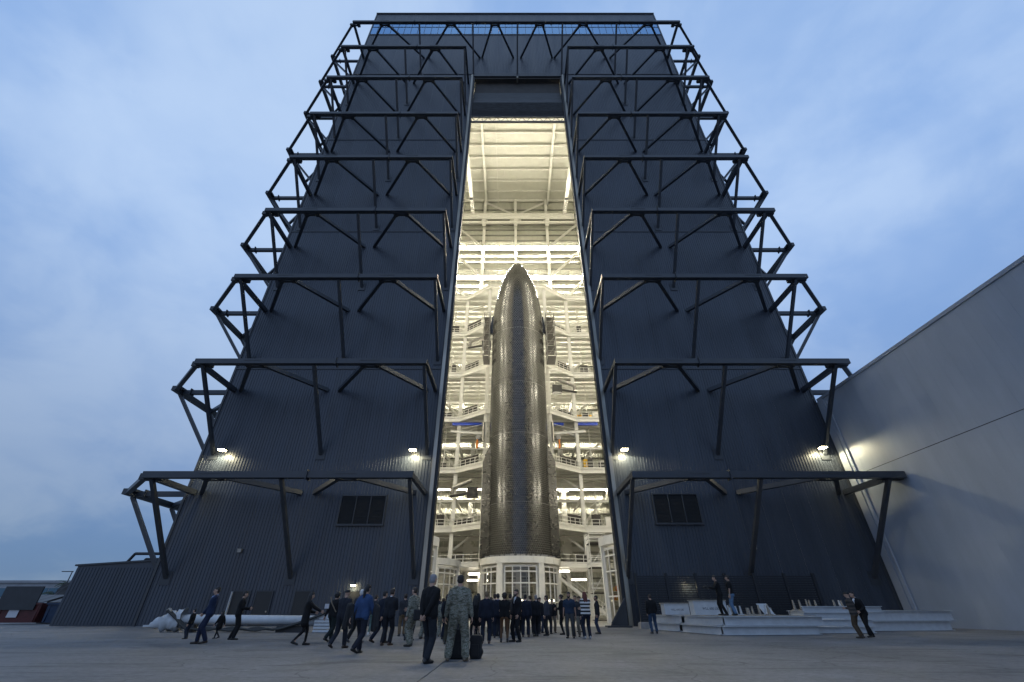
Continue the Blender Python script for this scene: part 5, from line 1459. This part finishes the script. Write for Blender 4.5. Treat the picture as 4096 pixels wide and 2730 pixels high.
person(3.50, 23.9, 1.88, -12, "person with long red hair and a black and white striped sweater", 'cross', 'suit', bottom='trousers', bc=(.014, .017, .03), tmat=M_STRIPE, hair='long', hc='red', fem=True, shoe=(.3, .3, .3))
person(4.90, 28.9, 1.86, -80, "bearded person in a dark blazer and blue jeans near the right jamb", 'stand', tc=(.022, .023, .024), bc=(.03, .04, .07), hair='short', hc='black', beard=True, face=True, skin=1)
person(8.12, 29.2, 1.93, -4, "person in a black jacket and jeans alone right of the doorway", 'pocket', tc=BLK, bc=(.03, .055, .10), hair='short', hc='brown')
person(11.72, 27.85, 1.93, -75, "person in black pointing a camera while standing on the steel platform", 'camera', tc=BLK, hair='short', hc='black', z=.882)
person(12.42, 27.95, 1.95, -55, "person in a black t-shirt and light blue jeans on the steel platform", 'stand', 'shirt', BLK, 'trousers', (.10, .18, .30), hair='short', hc='dark', z=.882)
person(16.55, 24.4, 1.90, -40, "person in a striped flannel shirt, cap and brown trousers", 'cross', 'suit', bottom='trousers', bc=(.07, .048, .03), tmat=M_PLAID, hair='cap', hc='black', shoe=(.04, .03, .02))
person(17.55, 25.2, 1.93, -100, "person in a dark suit leaning in toward the flannel shirt", 'lean', tc=BLK, hair='short', hc='dark', shirt=WS, face=True)

rp_ = random.Random(21)
for i, (x, y) in enumerate(((-4.9, 29.5), (-4.45, 30.6), (-3.3, 29.2), (-2.75, 27.4), (-2.95, 31.0), (-2.2, 29.4), (-1.25, 29.6), (-.45, 29.9), (.4, 30.4), (.75, 29.2), (1.45, 29.0), (2.05, 28.9), (-3.05, 23.6), (-4.55, 22.6))):
    fem = rp_.random() < .3
    person(x, y, rp_.uniform(1.70, 1.88) - (.08 if fem else 0), rp_.uniform(-35, 30), "person in dark clothes at the back of the crowd, mostly hidden by others", rp_.choice(('stand', 'pocket', 'phone')), 'suit', rp_.choice((NAVY, BLK, CHAR)), hair=rp_.choice(('long', 'bun')) if fem else 'short', hc=rp_.choice(('dark', 'black', 'brown')), fem=fem, shirt=WS if rp_.random() < .4 else None, group="people mostly hidden at the back of the crowd")
# ------------------------------------------------------------------ things carried or set down
def bag(loc, sx, sy, sz, rz, label, cat, m, handle=True, name="bag"):
    t = thing(name, loc, label, cat); t.rotation_euler = (0, 0, rz)
    b = MB(); n = 7
    if handle: capsule(b, (-sx * .3, 0, sz * .25), sy * .5, (sx * .3, 0, sz * .25), sy * .5); capsule(b, (-sx * .28, 0, sz * .7), sy * .46, (sx * .28, 0, sz * .7), sy * .46)
    if handle: b.box(-sx / 2, sx / 2, -sy * .42, sy * .42, 0.01, sz * .86)
    else:
        rq = random.Random(int(sx * 100 + rz * 50))
        for q in range(9): u_ = rq.uniform(-.5, .5); capsule(b, (u_ * sx, rq.uniform(-.04, .04), rq.uniform(0, .2) * sz), .035, (u_ * sx * .55, rq.uniform(-.03, .03), sz * rq.uniform(.85, 1.0)), .05)
    me = remesh(b, .02, 3, "shell"); me.materials.append(m)
    o = bpy.data.objects.new("shell", me); COL.objects.link(o); o.parent = t
    if handle:
        hm = MB().path([(-sx * .22, 0, sz * .84), (-sx * .18, 0, sz * 1.08), (sx * .18, 0, sz * 1.08), (sx * .22, 0, sz * .84)], .013, 6).mesh("handle", m)
        o = bpy.data.objects.new("handle", hm); COL.objects.link(o); o.parent = t
    if not handle: return
    b = MB().box(-sx * .34, sx * .34, -sy * .56, -sy * .40, sz * .12, sz * .52); me = b.mesh("pocket", m); o = bpy.data.objects.new("pocket", me); COL.objects.link(o); o.parent = t
M_BAG = mat("bag_nylon", (.012, .012, .014), .7, var=.2, vscale=20)
bag((-1.50, 14.15, 0), .42, .26, .78, .15, "black upright bag on the ground between the camouflage legs", "bag", M_BAG)
bag((-.98, 14.25, 0), .30, .24, .62, -.2, "black smaller bag right of the tan boots", "bag", M_BAG)
bag((-3.45, 18.62, .78), .36, .14, .42, .5, "black shoulder bag at the hip of the camouflage uniform facing left", "bag", M_BAG, name="shoulder_bag")
bag((-5.06, 15.72, .62), .30, .20, .66, .3, "dark bundled jacket hung on the left arm of the blue top", "jacket", M_BAG, False, "bundled_jacket")
bag((-4.28, 15.80, .56), .30, .22, .70, -.2, "dark bundled jacket hung on the right arm of the blue top", "jacket", M_BAG, False, "bundled_jacket")
t = thing("camera_rig", (11.2, 28.0, 2.2), "black camera held out by the person on the steel platform", "camera")
MB().box(11.08, 11.3, 27.86, 28.06, 2.16, 2.32).build("camera_body", M_BLACKEQ, t); MB().tube((11.1, 27.96, 2.24), (10.9, 27.93, 2.24), .06, n=10).build("lens", M_BLACKEQ, t); MB().box(11.2, 11.5, 27.94, 27.98, 2.32, 2.345).build("top_handle", M_BLACKEQ, t)
for (x, y, z, w, nm, m) in ((-7.35, 19.85, 1.25, .16, "pale sheet of paper in the hand of the black-coated person", M_SIGN), (-1.78, 22.0, .86, .08, "pale phone held low in the crowd", M_SIGN), (-12.13, 23.2, 1.19, .08, "dark phone held by the black-suited person at left", M_BLACKEQ)):
    o = MB().box(x - w / 2, x + w / 2, y - .012, y + .012, z - .08, z + .08).build("paper_sheet" if m is M_SIGN and w > .1 else "phone", m); tag(o, nm, "paper" if w > .1 else "phone")
o = MB().path([(-7.78, 21.25, 1.60), (-7.66, 21.22, 1.35), (-7.45, 21.28, 1.05)], .022, 5).build("shoulder_strap", mat("strap_tan", (.2, .15, .1), .7)); tag(o, "tan shoulder strap across the back of the curly-haired person in black", "strap")

bpy.data.scenes.remove(TS)
